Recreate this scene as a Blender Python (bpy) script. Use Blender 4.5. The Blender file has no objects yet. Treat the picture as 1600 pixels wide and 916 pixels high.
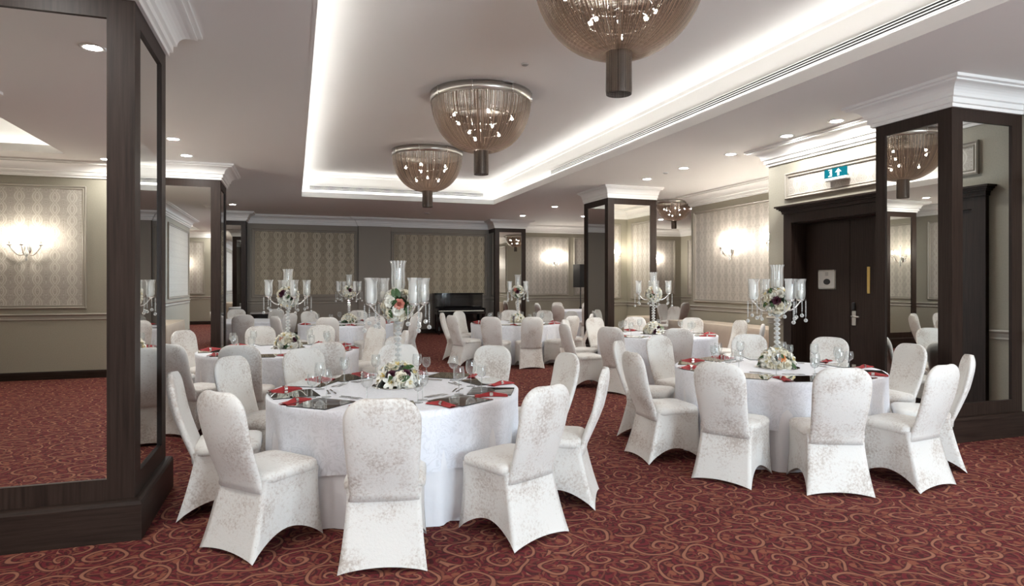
import bpy, math, random
from mathutils import Vector, Matrix
PI = math.pi
sc = bpy.context.scene
COL = sc.collection
random.seed(7)

# ------------------------------------------------------------------ view constants
F, HCAM, HORIZON = 1010.0, 1.55, 443.0
TH = math.atan(340 / F)
RX, RY, DX, DY = math.cos(TH), -math.sin(TH), math.sin(TH), math.cos(TH)
def at(u, v, z):
    d = F * (z - HCAM) / (HORIZON - v); s = (u - 800) / F * d
    return (d * DX + s * RX, d * DY + s * RY, z)
def at_x(u, v, X):
    t = (u-800)/F; d = X/(DX+t*RX); return (X, d*(DY+t*RY), HCAM+d*(HORIZON-v)/F)
CEIL, CORN = 3.52, 3.27          # ceiling height, underside of the cornice

# ------------------------------------------------------------------ mesh helper
class MB:
    def __init__(s): s.v = []; s.f = []; s.m = []; s.mi = 0
    def add(s, vs, fs):
        o = len(s.v); s.v += [tuple(p) for p in vs]; s.f += [tuple(i + o for i in f) for f in fs]; s.m += [s.mi] * len(fs)
    def box(s, a, b, bev=0.0):
        x0, y0, z0 = (min(a[i], b[i]) for i in range(3)); x1, y1, z1 = (max(a[i], b[i]) for i in range(3))
        if bev <= 0:
            s.add([(x0,y0,z0),(x1,y0,z0),(x1,y1,z0),(x0,y1,z0),(x0,y0,z1),(x1,y0,z1),(x1,y1,z1),(x0,y1,z1)],
                  [(0,3,2,1),(4,5,6,7),(0,1,5,4),(1,2,6,5),(2,3,7,6),(3,0,4,7)])
        else:
            b_ = min(bev, (x1-x0)/2.01, (y1-y0)/2.01, (z1-z0)/2.01)
            def ring(z, i): return [(x0+i+b_,y0+i,z),(x1-i-b_,y0+i,z),(x1-i,y0+i+b_,z),(x1-i,y1-i-b_,z),(x1-i-b_,y1-i,z),(x0+i+b_,y1-i,z),(x0+i,y1-i-b_,z),(x0+i,y0+i+b_,z)]
            s.loft([ring(z0, b_*.98), ring(z0+b_, 0), ring(z1-b_, 0), ring(z1, b_*.98)], cap=True)
    def loft(s, rings, cap=False, closed=True):
        n = len(rings[0]); vs = [p for r in rings for p in r]; fs = []
        m = n if closed else n - 1
        for i in range(len(rings) - 1):
            for j in range(m):
                k = (j + 1) % n
                fs.append((i*n+j, i*n+k, (i+1)*n+k, (i+1)*n+j))
        if cap:
            fs.append(tuple(reversed(range(n)))); fs.append(tuple(range((len(rings)-1)*n, len(rings)*n)))
        s.add(vs, fs)
    def lathe(s, prof, n=24, c=(0,0,0), cap=False):
        s.loft([[(c[0]+r*math.cos(2*PI*j/n), c[1]+r*math.sin(2*PI*j/n), c[2]+z) for j in range(n)] for r, z in prof], cap=cap)
    def ball(s, c, r, n=10, m=6):
        s.lathe([(max(r*math.sin(PI*i/m), 1e-4), -r*math.cos(PI*i/m)) for i in range(m+1)], n, c)
    def tube(s, pts, r, n=8, cap=True):
        pts = [Vector(p) for p in pts]; rings = []
        for i, p in enumerate(pts):
            t = (pts[min(i+1, len(pts)-1)] - pts[max(i-1, 0)]).normalized()
            a = Vector((0,0,1)) if abs(t.z) < .9 else Vector((1,0,0))
            x = t.cross(a).normalized(); y = t.cross(x)
            rr = r[i] if isinstance(r, (list, tuple)) else r
            rings.append([tuple(p + x*rr*math.cos(-2*PI*j/n) + y*rr*math.sin(-2*PI*j/n)) for j in range(n)])
        s.loft(rings, cap=cap)
    def obj(s, name, mats, parent=None, smooth=False, sub=0):
        me = bpy.data.meshes.new(name); me.from_pydata(s.v, [], s.f); me.update()
        for m in (mats if isinstance(mats, (list, tuple)) else [mats]): me.materials.append(m)
        me.polygons.foreach_set('material_index', s.m)
        if smooth: me.polygons.foreach_set('use_smooth', [True]*len(me.polygons))
        o = bpy.data.objects.new(name, me); COL.objects.link(o)
        if parent: o.parent = parent
        if sub:
            md = o.modifiers.new('smooth', 'SUBSURF'); md.levels = md.render_levels = sub
        return o

def tag(o, label, cat, group=None, kind=None):
    o['label'] = label; o['category'] = cat
    if group: o['group'] = group
    if kind: o['kind'] = kind
    return o
def thing(name, label, cat, loc=(0,0,0), rz=0, group=None, kind=None):
    o = bpy.data.objects.new(name, None); COL.objects.link(o); o.empty_display_size = .1
    o.location = loc; o.rotation_euler = (0, 0, rz)
    return tag(o, label, cat, group, kind)
def struct(o): o['kind'] = 'structure'; return o
def dup(root, loc, rz, label, group=None, tilt=None, scale=1.0):
    def cp(o, par):
        c = o.copy(); COL.objects.link(c); c.parent = par
        for ch in kids.get(o.name, ()): cp(ch, c)
        return c
    kids = {}
    st = [root]
    while st:
        o = st.pop()
        kids[o.name] = list(o.children); st += list(o.children)
    c = cp(root, None)
    c.location = loc; c.rotation_euler = (0, 0, rz); c['label'] = label; c.scale = (scale,)*3
    if group: c['group'] = group
    return c
class Proto:
    """first placing moves the prototype itself, later ones copy it"""
    def __init__(s, root): s.root = root; s.used = False
    def put(s, loc, rz, label, group=None, scale=1.0):
        if s.used: return dup(s.root, loc, rz, label, group, scale=scale)
        s.used = True; r = s.root; r.location = loc; r.rotation_euler = (0,0,rz); r['label'] = label; r.scale = (scale,)*3
        if group: r['group'] = group
        return r

# ------------------------------------------------------------------ materials
def mat(name):
    m = bpy.data.materials.new(name); m.use_nodes = True
    nt = m.node_tree; nt.nodes.clear()
    out = nt.nodes.new('ShaderNodeOutputMaterial')
    return m, nt, out
def N(nt, t, **kw):
    n = nt.nodes.new(t)
    for k, v in kw.items():
        if k.startswith('i_'):
            key = k[2:]; key = int(key) if key.isdigit() else key.replace('_', ' ')
            n.inputs[key].default_value = v
        else: setattr(n, k, v)
    return n
def L(nt, a, b): nt.links.new(a, b)
def math_(nt, op, a, b=None, c=None):
    n = N(nt, 'ShaderNodeMath', operation=op)
    for i, x in enumerate((a, b, c)):
        if x is None: continue
        if isinstance(x, (int, float)): n.inputs[i].default_value = x
        else: L(nt, x, n.inputs[i])
    return n.outputs[0]
def ramp(nt, fac, stops, interp='LINEAR'):
    r = N(nt, 'ShaderNodeValToRGB'); r.color_ramp.interpolation = interp
    e = r.color_ramp.elements
    while len(e) < len(stops): e.new(.5)
    for i, (p, c) in enumerate(stops): e[i].position = p; e[i].color = (*c, 1) if len(c) == 3 else c
    L(nt, fac, r.inputs[0]); return r.outputs[0]
def simple(name, col, rough=.5, metal=0.0, spec=.5, bump=0, bscale=60, var=0, vscale=4, sheen=0, coat=0):
    m, nt, out = mat(name)
    p = N(nt, 'ShaderNodeBsdfPrincipled', i_Roughness=rough, i_Metallic=metal)
    p.inputs['Base Color'].default_value = (*col, 1); p.inputs['Specular IOR Level'].default_value = spec
    p.inputs['Sheen Weight'].default_value = sheen; p.inputs['Coat Weight'].default_value = coat
    L(nt, p.outputs[0], out.inputs[0])
    tc = N(nt, 'ShaderNodeTexCoord')
    if var:
        nz = N(nt, 'ShaderNodeTexNoise', i_Scale=vscale, i_Detail=4.0); L(nt, tc.outputs['Object'], nz.inputs['Vector'])
        L(nt, ramp(nt, nz.outputs[0], [(.3, tuple(c*(1-var) for c in col)), (.7, tuple(min(1, c*(1+var)) for c in col))]), p.inputs['Base Color'])
    if bump:
        nb = N(nt, 'ShaderNodeTexNoise', i_Scale=bscale, i_Detail=3.0); L(nt, tc.outputs['Object'], nb.inputs['Vector'])
        b = N(nt, 'ShaderNodeBump', i_Strength=bump, i_Distance=.01); L(nt, nb.outputs[0], b.inputs['Height']); L(nt, b.outputs[0], p.inputs['Normal'])
    return m
def emit(name, col, s):
    m, nt, out = mat(name)
    e = N(nt, 'ShaderNodeEmission', i_Strength=s); e.inputs[0].default_value = (*col, 1); L(nt, e.outputs[0], out.inputs[0]); return m

def m_carpet():
    m, nt, out = mat('scroll_carpet')
    p = N(nt, 'ShaderNodeBsdfPrincipled', i_Roughness=.95); p.inputs['Specular IOR Level'].default_value = .15
    L(nt, p.outputs[0], out.inputs[0])
    tc = N(nt, 'ShaderNodeTexCoord')
    nw = N(nt, 'ShaderNodeTexNoise', i_Scale=3.2, i_Detail=1.0); L(nt, tc.outputs['Object'], nw.inputs['Vector'])
    sub = N(nt, 'ShaderNodeVectorMath', operation='SUBTRACT'); L(nt, nw.outputs['Color'], sub.inputs[0]); sub.inputs[1].default_value = (.5,.5,.5)
    scl = N(nt, 'ShaderNodeVectorMath', operation='SCALE'); L(nt, sub.outputs[0], scl.inputs[0]); scl.inputs['Scale'].default_value = .16
    wv = N(nt, 'ShaderNodeVectorMath', operation='ADD'); L(nt, tc.outputs['Object'], wv.inputs[0]); L(nt, scl.outputs[0], wv.inputs[1])
    def spirals(scale, off, turns, dirn, lo, hi):
        mp = N(nt, 'ShaderNodeMapping'); L(nt, wv.outputs[0], mp.inputs[0]); mp.inputs['Scale'].default_value = (scale,)*3; mp.inputs['Location'].default_value = off
        vo = N(nt, 'ShaderNodeTexVoronoi', voronoi_dimensions='2D', i_Scale=1.0, i_Randomness=.75); L(nt, mp.outputs[0], vo.inputs['Vector'])
        d = N(nt, 'ShaderNodeVectorMath', operation='SUBTRACT'); L(nt, mp.outputs[0], d.inputs[0]); L(nt, vo.outputs['Position'], d.inputs[1])
        sx = N(nt, 'ShaderNodeSeparateXYZ'); L(nt, d.outputs[0], sx.inputs[0])
        ang = math_(nt, 'ARCTAN2', sx.outputs[1], sx.outputs[0])
        a = math_(nt, 'DIVIDE', ang, 2*PI)
        rr = math_(nt, 'MULTIPLY', vo.outputs['Distance'], turns)
        hsh = N(nt, 'ShaderNodeSeparateColor'); L(nt, vo.outputs['Color'], hsh.inputs[0])
        t = math_(nt, 'ADD', math_(nt, 'MULTIPLY_ADD', a, dirn, rr), hsh.outputs[0])
        fr = math_(nt, 'FRACT', t)
        tri = math_(nt, 'ABSOLUTE', math_(nt, 'SUBTRACT', fr, .5))     # 0 on the line
        return ramp(nt, tri, [(lo, (1,1,1)), (hi, (0,0,0))]), ramp(nt, tri, [(hi, (1,1,1)), (hi+.09, (0,0,0))])
    s1, v1 = spirals(3.7, (0,0,0), 2.7, 1.0, .066, .105)
    s2, v2 = spirals(4.6, (3.3,1.7,0), 2.4, -1.0, .055, .09)
    s3, v3 = spirals(7.5, (7.1,4.2,0), 3.2, 1.0, .2, .26)
    # small leaves
    vl = N(nt, 'ShaderNodeTexVoronoi', voronoi_dimensions='2D', i_Scale=12.0); L(nt, wv.outputs[0], vl.inputs['Vector'])
    leaf = ramp(nt, vl.outputs['Distance'], [(.24, (1,1,1)), (.30, (0,0,0))])
    n2 = N(nt, 'ShaderNodeTexNoise', i_Scale=5.0, i_Detail=1.0); L(nt, tc.outputs['Object'], n2.inputs['Vector'])
    lm = ramp(nt, n2.outputs[0], [(.47, (0,0,0)), (.53, (1,1,1))])
    def mix(fac, a, b, facv=None):
        x = N(nt, 'ShaderNodeMix', data_type='RGBA')
        if fac is not None: L(nt, fac, x.inputs[0])
        else: x.inputs[0].default_value = facv
        for sock, c in ((6, a), (7, b)):
            if isinstance(c, tuple): x.inputs[sock].default_value = (*c, 1)
            else: L(nt, c, x.inputs[sock])
        return x.outputs[2]
    def mul(a, b, k=1.0):
        return math_(nt, 'MULTIPLY', math_(nt, 'MULTIPLY', a, b), k)
    c = mix(s3, (.135,.009,.018), (.048,.005,.009))
    s4, v4 = spirals(6.3, (1.3,8.7,0), 2.3, 1.0, .06, .11)
    c = mix(math_(nt, 'MULTIPLY', s4, .8), c, (.19,.052,.034))
    c = mix(math_(nt, 'MULTIPLY', v2, .55), c, (.028,.005,.008))
    c = mix(math_(nt, 'MULTIPLY', s2, .85), c, (.22,.070,.043))
    c = mix(mul(leaf, lm), c, (.24,.078,.046))
    c = mix(math_(nt, 'MULTIPLY', v1, .85), c, (.028,.005,.008))
    c = mix(math_(nt, 'MULTIPLY', s1, .95), c, (.335,.145,.09))
    nf = N(nt, 'ShaderNodeTexNoise', i_Scale=420.0, i_Detail=1.0); L(nt, tc.outputs['Object'], nf.inputs['Vector'])
    c = mix(None, c, ramp(nt, nf.outputs[0], [(.3, (.02,.01,.01)), (.7, (.5,.22,.18))]), .13)
    L(nt, c, p.inputs['Base Color'])
    b = N(nt, 'ShaderNodeBump', i_Strength=.5, i_Distance=.004); L(nt, nf.outputs[0], b.inputs['Height']); L(nt, b.outputs[0], p.inputs['Normal'])
    return m

def m_damask(name, c0, c1, metal=0.0, su=.30, sw=.46):
    m, nt, out = mat(name)
    p = N(nt, 'ShaderNodeBsdfPrincipled'); L(nt, p.outputs[0], out.inputs[0])
    tc = N(nt, 'ShaderNodeTexCoord'); sx = N(nt, 'ShaderNodeSeparateXYZ'); L(nt, tc.outputs['Object'], sx.inputs[0])
    u = math_(nt, 'MULTIPLY', math_(nt, 'ADD', sx.outputs[0], sx.outputs[1]), 2*PI/su)
    w = math_(nt, 'MULTIPLY', sx.outputs[2], 2*PI/sw)
    n = N(nt, 'ShaderNodeTexNoise', i_Scale=11.0, i_Detail=2.0); L(nt, tc.outputs['Object'], n.inputs['Vector'])
    # ogee lattice: two wavy families of lines, with scrolling foliage filling the ogees
    sw_ = math_(nt, 'MULTIPLY', math_(nt, 'SINE', w), 1.25)
    B = math_(nt, 'COSINE', math_(nt, 'ADD', u, sw_)); C = math_(nt, 'COSINE', math_(nt, 'SUBTRACT', u, sw_))
    og = math_(nt, 'MAXIMUM', B, C)
    cmb = N(nt, 'ShaderNodeCombineXYZ'); L(nt, math_(nt, 'COSINE', u), cmb.inputs[0]); L(nt, math_(nt, 'MULTIPLY', w, .45), cmb.inputs[1]); L(nt, math_(nt, 'COSINE', math_(nt, 'MULTIPLY', u, 2)), cmb.inputs[2])
    fn = N(nt, 'ShaderNodeTexNoise', i_Scale=3.0, i_Detail=2.0, i_Roughness=.5, i_Distortion=1.2); L(nt, cmb.outputs[0], fn.inputs['Vector'])
    fol = math_(nt, 'SINE', math_(nt, 'MULTIPLY', fn.outputs[0], 32.0))
    ln = ramp(nt, og, [(.72, (0,0,0)), (.84, (1,1,1)), (.95, (1,1,1)), (1.0, (.2,.2,.2))])
    fl = ramp(nt, math_(nt, 'SUBTRACT', fol, math_(nt, 'MULTIPLY', ln, .4)), [(.05, (0,0,0)), (.35, (.8,.8,.8))])
    fac = math_(nt, 'MAXIMUM', ln, fl)
    x = N(nt, 'ShaderNodeMix', data_type='RGBA'); L(nt, fac, x.inputs[0]); x.inputs[6].default_value = (*c0, 1); x.inputs[7].default_value = (*c1, 1)
    L(nt, x.outputs[2], p.inputs['Base Color'])
    L(nt, math_(nt, 'MULTIPLY_ADD', fac, -.22, .62), p.inputs['Roughness'])
    p.inputs['Metallic'].default_value = metal
    b = N(nt, 'ShaderNodeBump', i_Strength=.25, i_Distance=.004); L(nt, fac, b.inputs['Height']); L(nt, b.outputs[0], p.inputs['Normal'])
    return m

def m_wood(name, c0, c1, axis='Z'):
    m, nt, out = mat(name)
    p = N(nt, 'ShaderNodeBsdfPrincipled', i_Roughness=.42); p.inputs['Specular IOR Level'].default_value = .2
    L(nt, p.outputs[0], out.inputs[0])
    tc = N(nt, 'ShaderNodeTexCoord'); mp = N(nt, 'ShaderNodeMapping'); L(nt, tc.outputs['Object'], mp.inputs[0])
    mp.inputs['Scale'].default_value = {'Z': (60,60,2.2), 'H': (3,3,60)}[axis]
    n = N(nt, 'ShaderNodeTexNoise', i_Scale=1.0, i_Detail=5.0, i_Roughness=.6); L(nt, mp.outputs[0], n.inputs['Vector'])
    L(nt, ramp(nt, n.outputs[0], [(.3, c0), (.75, c1)]), p.inputs['Base Color'])
    return m

def m_velvet():
    m, nt, out = mat('crushed_velvet')
    p = N(nt, 'ShaderNodeBsdfPrincipled', i_Roughness=.62); p.inputs['Specular IOR Level'].default_value = .35
    p.inputs['Sheen Weight'].default_value = .35; p.inputs['Sheen Roughness'].default_value = .4
    L(nt, p.outputs[0], out.inputs[0])
    tc = N(nt, 'ShaderNodeTexCoord'); oi = N(nt, 'ShaderNodeObjectInfo')
    ad = N(nt, 'ShaderNodeVectorMath', operation='ADD'); L(nt, tc.outputs['Object'], ad.inputs[0])
    mu = N(nt, 'ShaderNodeVectorMath', operation='SCALE'); L(nt, oi.outputs['Location'], mu.inputs[0]); mu.inputs['Scale'].default_value = 3.7
    L(nt, mu.outputs[0], ad.inputs[1])
    n1 = N(nt, 'ShaderNodeTexNoise', i_Scale=62.0, i_Detail=5.0, i_Roughness=.7, i_Distortion=.25); L(nt, ad.outputs[0], n1.inputs['Vector'])
    n2 = N(nt, 'ShaderNodeTexNoise', i_Scale=4.2, i_Detail=2.0); L(nt, ad.outputs[0], n2.inputs['Vector'])
    s = math_(nt, 'ADD', n1.outputs[0], math_(nt, 'MULTIPLY', n2.outputs[0], .75))
    L(nt, ramp(nt, s, [(.66, (.50,.445,.40)), (.78, (.655,.62,.58)), (.90, (.745,.732,.70))]), p.inputs['Base Color'])
    b = N(nt, 'ShaderNodeBump', i_Strength=.35, i_Distance=.006); L(nt, n1.outputs[0], b.inputs['Height']); L(nt, b.outputs[0], p.inputs['Normal'])
    return m

def m_cloth(name, c, pattern):
    m, nt, out = mat(name)
    p = N(nt, 'ShaderNodeBsdfPrincipled', i_Roughness=.6); p.inputs['Sheen Weight'].default_value = .2
    L(nt, p.outputs[0], out.inputs[0]); p.inputs['Base Color'].default_value = (*c, 1)
    tc = N(nt, 'ShaderNodeTexCoord')
    if pattern:
        n = N(nt, 'ShaderNodeTexNoise', i_Scale=9.0, i_Detail=1.5, i_Distortion=2.5); L(nt, tc.outputs['Object'], n.inputs['Vector'])
        t = math_(nt, 'SINE', math_(nt, 'MULTIPLY', n.outputs[0], 34.0))
        f = ramp(nt, t, [(.4, (0,0,0)), (.6, (1,1,1))])
        x = N(nt, 'ShaderNodeMix', data_type='RGBA'); L(nt, f, x.inputs[0]); x.inputs[6].default_value = (*c, 1); x.inputs[7].default_value = (*(k*.9 for k in c), 1)
        L(nt, x.outputs[2], p.inputs['Base Color']); L(nt, math_(nt, 'MULTIPLY_ADD', f, -.25, .65), p.inputs['Roughness'])
    n2 = N(nt, 'ShaderNodeTexNoise', i_Scale=14.0, i_Detail=2.0); L(nt, tc.outputs['Object'], n2.inputs['Vector'])
    b = N(nt, 'ShaderNodeBump', i_Strength=.25, i_Distance=.02); L(nt, n2.outputs[0], b.inputs['Height']); L(nt, b.outputs[0], p.inputs['Normal'])
    return m

def m_glass(name, body=(.95,.97,.97), white=.08, gloss=.35, flute=False):
    """thin clear glass: see-through, with a fresnel shine and a little milky body (cut flutes)"""
    m, nt, out = mat(name)
    tr = N(nt, 'ShaderNodeBsdfTransparent'); tr.inputs[0].default_value = (*body, 1)
    gl = N(nt, 'ShaderNodeBsdfGlossy', i_Roughness=.06)
    df = N(nt, 'ShaderNodeBsdfTranslucent'); df.inputs[0].default_value = (.93,.94,.93,1)
    d2 = N(nt, 'ShaderNodeBsdfDiffuse'); d2.inputs[0].default_value = (.93,.94,.93,1)
    md = N(nt, 'ShaderNodeMixShader'); md.inputs[0].default_value = .5; L(nt, df.outputs[0], md.inputs[1]); L(nt, d2.outputs[0], md.inputs[2])
    fr = N(nt, 'ShaderNodeLayerWeight', i_Blend=.35)
    m1 = N(nt, 'ShaderNodeMixShader'); L(nt, math_(nt, 'MULTIPLY_ADD', fr.outputs['Facing'], gloss, .06), m1.inputs[0]); L(nt, tr.outputs[0], m1.inputs[1]); L(nt, gl.outputs[0], m1.inputs[2])
    m2 = N(nt, 'ShaderNodeMixShader'); L(nt, m1.outputs[0], m2.inputs[1]); L(nt, md.outputs[0], m2.inputs[2])
    if flute:
        tc = N(nt, 'ShaderNodeTexCoord'); sx = N(nt, 'ShaderNodeSeparateXYZ'); L(nt, tc.outputs['Object'], sx.inputs[0])
        a = math_(nt, 'ARCTAN2', sx.outputs[1], sx.outputs[0])
        w = math_(nt, 'SINE', math_(nt, 'MULTIPLY', a, 14.0))
        L(nt, math_(nt, 'MULTIPLY', ramp(nt, w, [(.3, (.25,.25,.25)), (.8, (1,1,1))]), white*2), m2.inputs[0])
    else: L(nt, math_(nt, 'MULTIPLY_ADD', fr.outputs['Facing'], white*2, white*.5), m2.inputs[0])
    L(nt, m2.outputs[0], out.inputs[0]); return m

def m_veil():
    """curtain of fine bronze chains: strands with see-through gaps between them"""
    m, nt, out = mat('bronze_chain_veil')
    tc = N(nt, 'ShaderNodeTexCoord'); sx = N(nt, 'ShaderNodeSeparateXYZ'); L(nt, tc.outputs['Object'], sx.inputs[0])
    a = math_(nt, 'ARCTAN2', sx.outputs[1], sx.outputs[0])
    k = math_(nt, 'MULTIPLY', a, 44.0)
    wn = N(nt, 'ShaderNodeTexNoise', noise_dimensions='1D', i_Scale=1.0, i_Detail=1.0); L(nt, k, wn.inputs['W'])
    fine = math_(nt, 'SINE', math_(nt, 'MULTIPLY', a, 330.0))
    bead = math_(nt, 'SINE', math_(nt, 'MULTIPLY', sx.outputs[2], 420.0))
    p = N(nt, 'ShaderNodeBsdfPrincipled', i_Roughness=.42, i_Metallic=.55)
    L(nt, ramp(nt, wn.outputs[0], [(.40, (.015,.010,.008)), (.52, (.040,.027,.021)), (.60, (.19,.14,.105))]), p.inputs['Base Color'])
    tl = N(nt, 'ShaderNodeBsdfTranslucent'); tl.inputs[0].default_value = (.22,.14,.10,1)
    ms = N(nt, 'ShaderNodeMixShader'); ms.inputs[0].default_value = .05; L(nt, p.outputs[0], ms.inputs[1]); L(nt, tl.outputs[0], ms.inputs[2])
    tr = N(nt, 'ShaderNodeBsdfTransparent')
    gap = math_(nt, 'ADD', math_(nt, 'MULTIPLY', fine, .16), math_(nt, 'ADD', math_(nt, 'MULTIPLY', bead, .06), math_(nt, 'MULTIPLY', wn.outputs[0], .75)))
    al = ramp(nt, gap, [(.12, (.62,.62,.62)), (.36, (1,1,1))])
    mx = N(nt, 'ShaderNodeMixShader'); L(nt, al, mx.inputs[0]); L(nt, tr.outputs[0], mx.inputs[1]); L(nt, ms.outputs[0], mx.inputs[2])
    L(nt, mx.outputs[0], out.inputs[0]); return m

M = dict(
    carpet=m_carpet(),
    ceil=simple('ceiling_paint', (.87,.855,.83), .75, spec=.3),
    crown=simple('cornice_paint', (.86,.85,.83), .55, spec=.3),
    wall=simple('plain_wallcovering', (.355,.33,.265), .62, bump=.25, bscale=180, var=.05, vscale=60),
    trim=simple('wall_moulding', (.34,.31,.265), .45),
    damask=m_damask('damask_wallpaper', (.345,.315,.275), (.57,.53,.475), su=.24, sw=.38),
    dark_damask=m_damask('bronze_damask_wallpaper', (.21,.168,.115), (.44,.365,.25), su=.36, sw=.56),
    dark_wall=simple('taupe_wallcovering', (.26,.225,.185), .6, bump=.2, bscale=180),
    wood=m_wood('espresso_wood', (.017,.010,.0075), (.040,.025,.019)),
    woodh=m_wood('espresso_wood_across', (.017,.010,.0075), (.040,.025,.019), 'H'),
    mirror=simple('mirror_glass', (.80,.80,.77), .004, 1.0),
    velvet=m_velvet(),
    overlay=m_cloth('damask_tablecloth', (.79,.81,.87), True),
    underlay=m_cloth('plain_tablecloth', (.82,.82,.85), False),
    buffet=m_cloth('beige_cloth', (.56,.47,.38), False),
    steel=simple('brushed_steel', (.62,.60,.56), .3, 1.0),
    chrome=simple('polished_silver', (.85,.84,.82), .12, 1.0),
    brass=simple('brass', (.75,.55,.20), .3, 1.0),
    darkmetal=simple('dark_metal', (.05,.05,.05), .4, .6),
    black=simple('black_lacquer', (.008,.008,.009), .12, coat=.6),
    blackmatt=simple('black_plastic', (.02,.02,.022), .55),
    ivory=simple('ivory_keys', (.80,.77,.68), .3),
    veil=m_veil(),
    pane=m_glass('window_pane', white=.0, gloss=.2),
    glass=m_glass('clear_glass', white=.10, gloss=.55),
    hurricane=m_glass('fluted_glass', white=.34, gloss=.5, flute=True),
    crystal=m_glass('crystal', body=(.80,.82,.82), white=.55, gloss=.9),
    candle=simple('candle_wax', (.88,.86,.80), .5),
    red=simple('red_napkin', (.33,.022,.025), .7, bump=.2, bscale=90),
    petal=simple('white_petal', (.86,.85,.78), .6),
    cream=simple('cream_petal', (.85,.80,.66), .6),
    peach=simple('orange_petal', (.80,.36,.14), .6),
    rose=simple('dusty_rose_petal', (.60,.24,.18), .6),
    plum=simple('plum_petal', (.075,.014,.03), .6),
    leaf=simple('dark_leaf', (.035,.085,.025), .45),
    stamen=simple('yellow_stamen', (.75,.55,.10), .6),
    grille=simple('grille_black', (.012,.012,.012), .6),
    white=simple('white_plastic', (.82,.82,.80), .4),
    grey=simple('grey_plastic', (.42,.41,.40), .5),
    plate=simple('brushed_notice_plate', (.62,.61,.58), .35, .7),
    teal=simple('teal_sign', (.02,.22,.26), .4),
    redplastic=simple('red_plastic', (.5,.03,.03), .4),
    bulb=emit('warm_bulb', (1,.94,.84), 260),
    sconcebulb=emit('sconce_bulb', (1,.93,.83), 165),
    lens=emit('downlight_lens', (1,.985,.95), 170),
    cove=emit('cove_light_strip', (1,1,.97), 4.6),
    signglow=emit('lit_sign_symbol', (.85,1,.98), .55),
    signback=emit('lit_sign_teal', (.01,.20,.26), .42),
)

# ------------------------------------------------------------------ room shell
f = MB(); f.add([(-7.3,-5.3,0),(13.8,-5.3,0),(13.8,20.9,0),(-7.3,20.9,0)], [(0,1,2,3)])
struct(f.obj('floor', M['carpet']))

ROOM = [(7.05,-5),(7.05,5.5),(6.65,5.5),(6.65,7.85),(8.5,7.85),(8.5,12.55),(13.5,12.55),(13.5,20.6),(6.4,20.6),(6.4,19.9),
        (-3.1,19.9),(-3.1,1.2),(-7,1.2),(-7,-3.3),(-2.9,-3.3),(-2.9,-5)]
SIDE = ['right','right','right','right','right','back','right','back','back','back','left','left','left','front','front','front']
DARKSEG = {9}
NSEG = len(ROOM)
def seg(i):
    a = Vector(ROOM[i]); b = Vector(ROOM[(i+1) % NSEG]); d = (b-a).normalized(); n = Vector((-d.y, d.x)); return a, b, d, n   # n points into the room
def outer(i, off=.15):
    n0 = seg((i-1) % NSEG)[3]; n1 = seg(i)[3]; m = (n0+n1).normalized(); m = m/max(m.dot(n0), .3)
    return Vector(ROOM[i]) - m*off
WIN = [(1.7,3.6),(4.3,6.2)]  # openings for the added rear windows, out of view
DOOR0, DOOR1, DOORX = 5.62, 7.34, 6.85                   # the double door's opening in the bay wall, along Y
def hexa(w, a, b, oa, ob, z0, z1):
    w.add([(a[0],a[1],z0),(b[0],b[1],z0),(b[0],b[1],z1),(a[0],a[1],z1),(oa[0],oa[1],z0),(ob[0],ob[1],z0),(ob[0],ob[1],z1),(oa[0],oa[1],z1)],
          [(1,0,3,2),(4,5,6,7),(3,7,6,2),(0,1,5,4),(0,4,7,3),(1,2,6,5)])
for i in range(NSEG):
    a, b, d, n = seg(i); w = MB(); oa, ob = outer(i), outer((i+1) % NSEG)
    if i == 15:
        edges = [-2.9] + [q for p in WIN for q in p] + [7.05]
        for q in range(0, len(edges), 2): w.box((edges[q],-5.15,0),(edges[q+1],-5,4.2))
        for p0, p1 in WIN: w.box((p0,-5.15,0),(p1,-5,.5)); w.box((p0,-5.15,3.0),(p1,-5,4.2))
    elif i == 2:
        hexa(w, a, (a.x,DOOR0), oa, (ob.x,DOOR0), 0, 4.2); hexa(w, (a.x,DOOR1), b, (ob.x,DOOR1), ob, 0, 4.2); hexa(w, (a.x,DOOR0), (a.x,DOOR1), (ob.x,DOOR0), (ob.x,DOOR1), 2.40, 4.2)
    else: hexa(w, a, b, oa, ob, 0, 4.2)
    struct(w.obj('wall_'+SIDE[i], M['dark_wall'] if i in DARKSEG else M['wall']))

def sweep(mb, path, prof, closed=False):
    """prof: (offset into the room, z); path: xy points with the room on the left"""
    n = len(path); P = [Vector(p) for p in path]; rings = []
    for i in range(n):
        dirs = []
        if closed or i > 0: dirs.append((P[i]-P[i-1]).normalized())
        if closed or i < n-1: dirs.append((P[(i+1) % n]-P[i]).normalized())
        ns = [Vector((-d.y, d.x)) for d in dirs]
        if len(ns) == 2:
            m = (ns[0]+ns[1]).normalized(); m = m / max(m.dot(ns[0]), .3)
        else: m = ns[0]
        rings.append([(P[i].x+m.x*o, P[i].y+m.y*o, z) for o, z in prof])
    if closed: rings.append(rings[0])
    k = len(prof); vs = [p for r in rings for p in r]; fs = []
    for i in range(len(rings)-1):
        for j in range(k-1):
            fs.append((i*k+j, (i+1)*k+j, (i+1)*k+j+1, i*k+j+1))
    mb.add(vs, fs)
def cornice_prof(z0, z1, s=1.0):
    h = z1-z0
    pr = [(0, z0), (.025*s, z0), (.025*s, z0+.13*h), (.05*s, z0+.15*h), (.05*s, z0+.34*h), (.075*s, z0+.38*h)]
    for k in range(7):
        t = k/6*PI/2
        pr.append((.075*s+.12*s*(1-math.cos(t)), z0+.38*h+.40*h*math.sin(t)))
    pr += [(.215*s, z0+.80*h), (.215*s, z0+.86*h), (.25*s, z0+.89*h), (.25*s, z1)]
    return pr
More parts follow.
